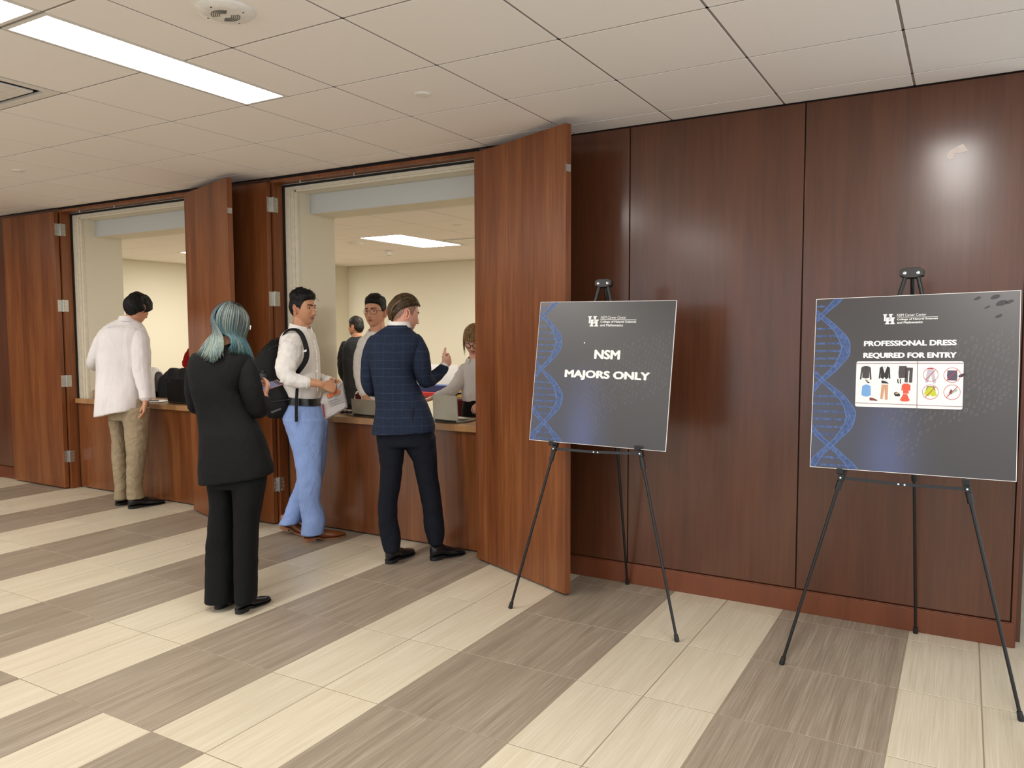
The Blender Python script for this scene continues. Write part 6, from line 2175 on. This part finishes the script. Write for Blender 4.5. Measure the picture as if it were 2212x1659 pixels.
BF = plain('black tube', srgb(22, 20, 20), .3, .5)
chair(-3.88, 1.00, math.pi, 'dark red chair with a white coat hung over it behind the left counter', BF)
chair(-3.36, 1.05, math.pi, 'dark red chair with a dark jacket hung over it behind the left counter', BF)
chair(-.23, 1.30, .25, 'dark red chair with a black frame beside the person in the fringe', BF)
chair(-1.42, 1.45, .4, 'dark red chair with a chrome frame behind the silver half closed laptop', CHROME)


def draped(name, x, y, z0, z1, w, mat, label, seed, cat):
    """a garment hung over a chair back: a folded shell over the rail"""
    m = MB()
    g = []
    rs_ = random.Random(seed)
    prof = [(-.075, z0), (-.070, z0 + .12), (-.060, z1 - .10), (-.050, z1 - .03), (-.02, z1), (.02, z1 + .005), (.055, z1 - .03), (.07, z1 - .10), (.085, z0 + .10), (.095, z0 + .02)]
    n = 26
    for (dy, z) in prof:
        row = []
        for i in range(n + 1):
            u = i / n - .5
            ww = w * (1 + .35 * (z1 - z))
            row.append(np.array((x + u * ww, y - .225 + dy + .012 * math.sin(u * 22 + seed + z * 9) + .008 * math.sin(u * 41 + z * 17), z - .05 * (2 * abs(u)) ** 2.2 * 1.6 + .012 * math.sin(u * 13 + seed))))
        g.append(row)
    m.rings(g, cap=False, closed=False)
    o = m.build(name, mat, loc=(x, y, z0), fix=False)
    sd = o.modifiers.new('s', 'SOLIDIFY'); sd.thickness = .014; sd.offset = 0
    sb_ = o.modifiers.new('b', 'SUBSURF'); sb_.levels = 2; sb_.render_levels = 2
    shade(o.data, 170)
    tag(o, label, cat)
    return o


wc = draped('coat', -3.88, 1.0, .74, 1.18, .50, fabric('white coat cloth', srgb(226, 222, 218), .85, .03), 'white coat draped over a chair behind the left counter', 2, 'coat')
s_ = MB().tube([(-3.80, .70, 1.165), (-3.72, .675, 1.10), (-3.70, .67, 1.0), (-3.71, .672, .93)], .006, 8, flat=.4, ref=(0, 1, 0)); s_.build('lanyard', plain('brown lanyard', srgb(110, 92, 66), .7), wc)
draped('jacket', -3.36, 1.05, .76, 1.15, .52, fabric('dark grey jacket cloth', srgb(34, 34, 37), .85, .1), 'dark grey jacket draped over a chair behind the left counter', 5, 'jacket')

# --- a table against the back with boxes and folders
t = thing('folding_table', (-1.6, 3.15, 0), 'dark folding table at the back of the room', 'table')
MB().box((-2.45, 2.85, .735), (-.75, 3.45, .765)).build('table_top', plain('dark laminate', srgb(66, 36, 30), .5), t, bevel=.004)
for sx in (-2.35, -.85):
    for sy in (2.92, 3.38):
        MB().tube([(sx, sy, .735), (sx, sy, .001)], .014, 10).build('leg', BF, t, smooth=True)
def slab(name, a, b, col, label, cat, **k):
    o = MB().box(a, b).build(name, plain(label[:30], srgb(*col), .6), loc=((a[0] + b[0]) / 2, (a[1] + b[1]) / 2, a[2]), bevel=.003)
    tag(o, label, cat); return o
ps = thing('display_board', (-1.80, 3.25, .766), 'white folded display board standing on the back table', 'display board')
for (x0, y0, x1, y1) in ((-2.02, 3.30, -1.62, 3.30), (-2.20, 3.12, -2.02, 3.30)):
    a, b = np.array((x0, y0, .766)), np.array((x1, y1, .766))
    d = b - a
    nn = nrm(np.cross(d, UP))
    MB().obox((a + b) / 2 + UP * .175, d / 2 * .98, nn * .004, UP * .175).build('panel', PAPER, ps)
slab('storage_box', (-1.95, 2.92, .766), (-1.50, 3.08, .900), (46, 66, 116), 'blue box lying on the back table in front of the white board', 'box')
slab('folder', (-1.99, 2.87, .766), (-1.48, 2.91, .820), (206, 60, 58), 'red folder standing at the front edge of the back table', 'folder')
slab('envelope_stack', (-1.44, 2.94, .766), (-1.12, 3.06, 1.00), (228, 182, 92), 'yellow card stack upright on the back table', 'envelopes')
slab('document_tray', (-2.40, 2.95, .766), (-2.22, 3.08, .86), (216, 212, 206), 'pale document tray on the left end of the back table', 'tray')
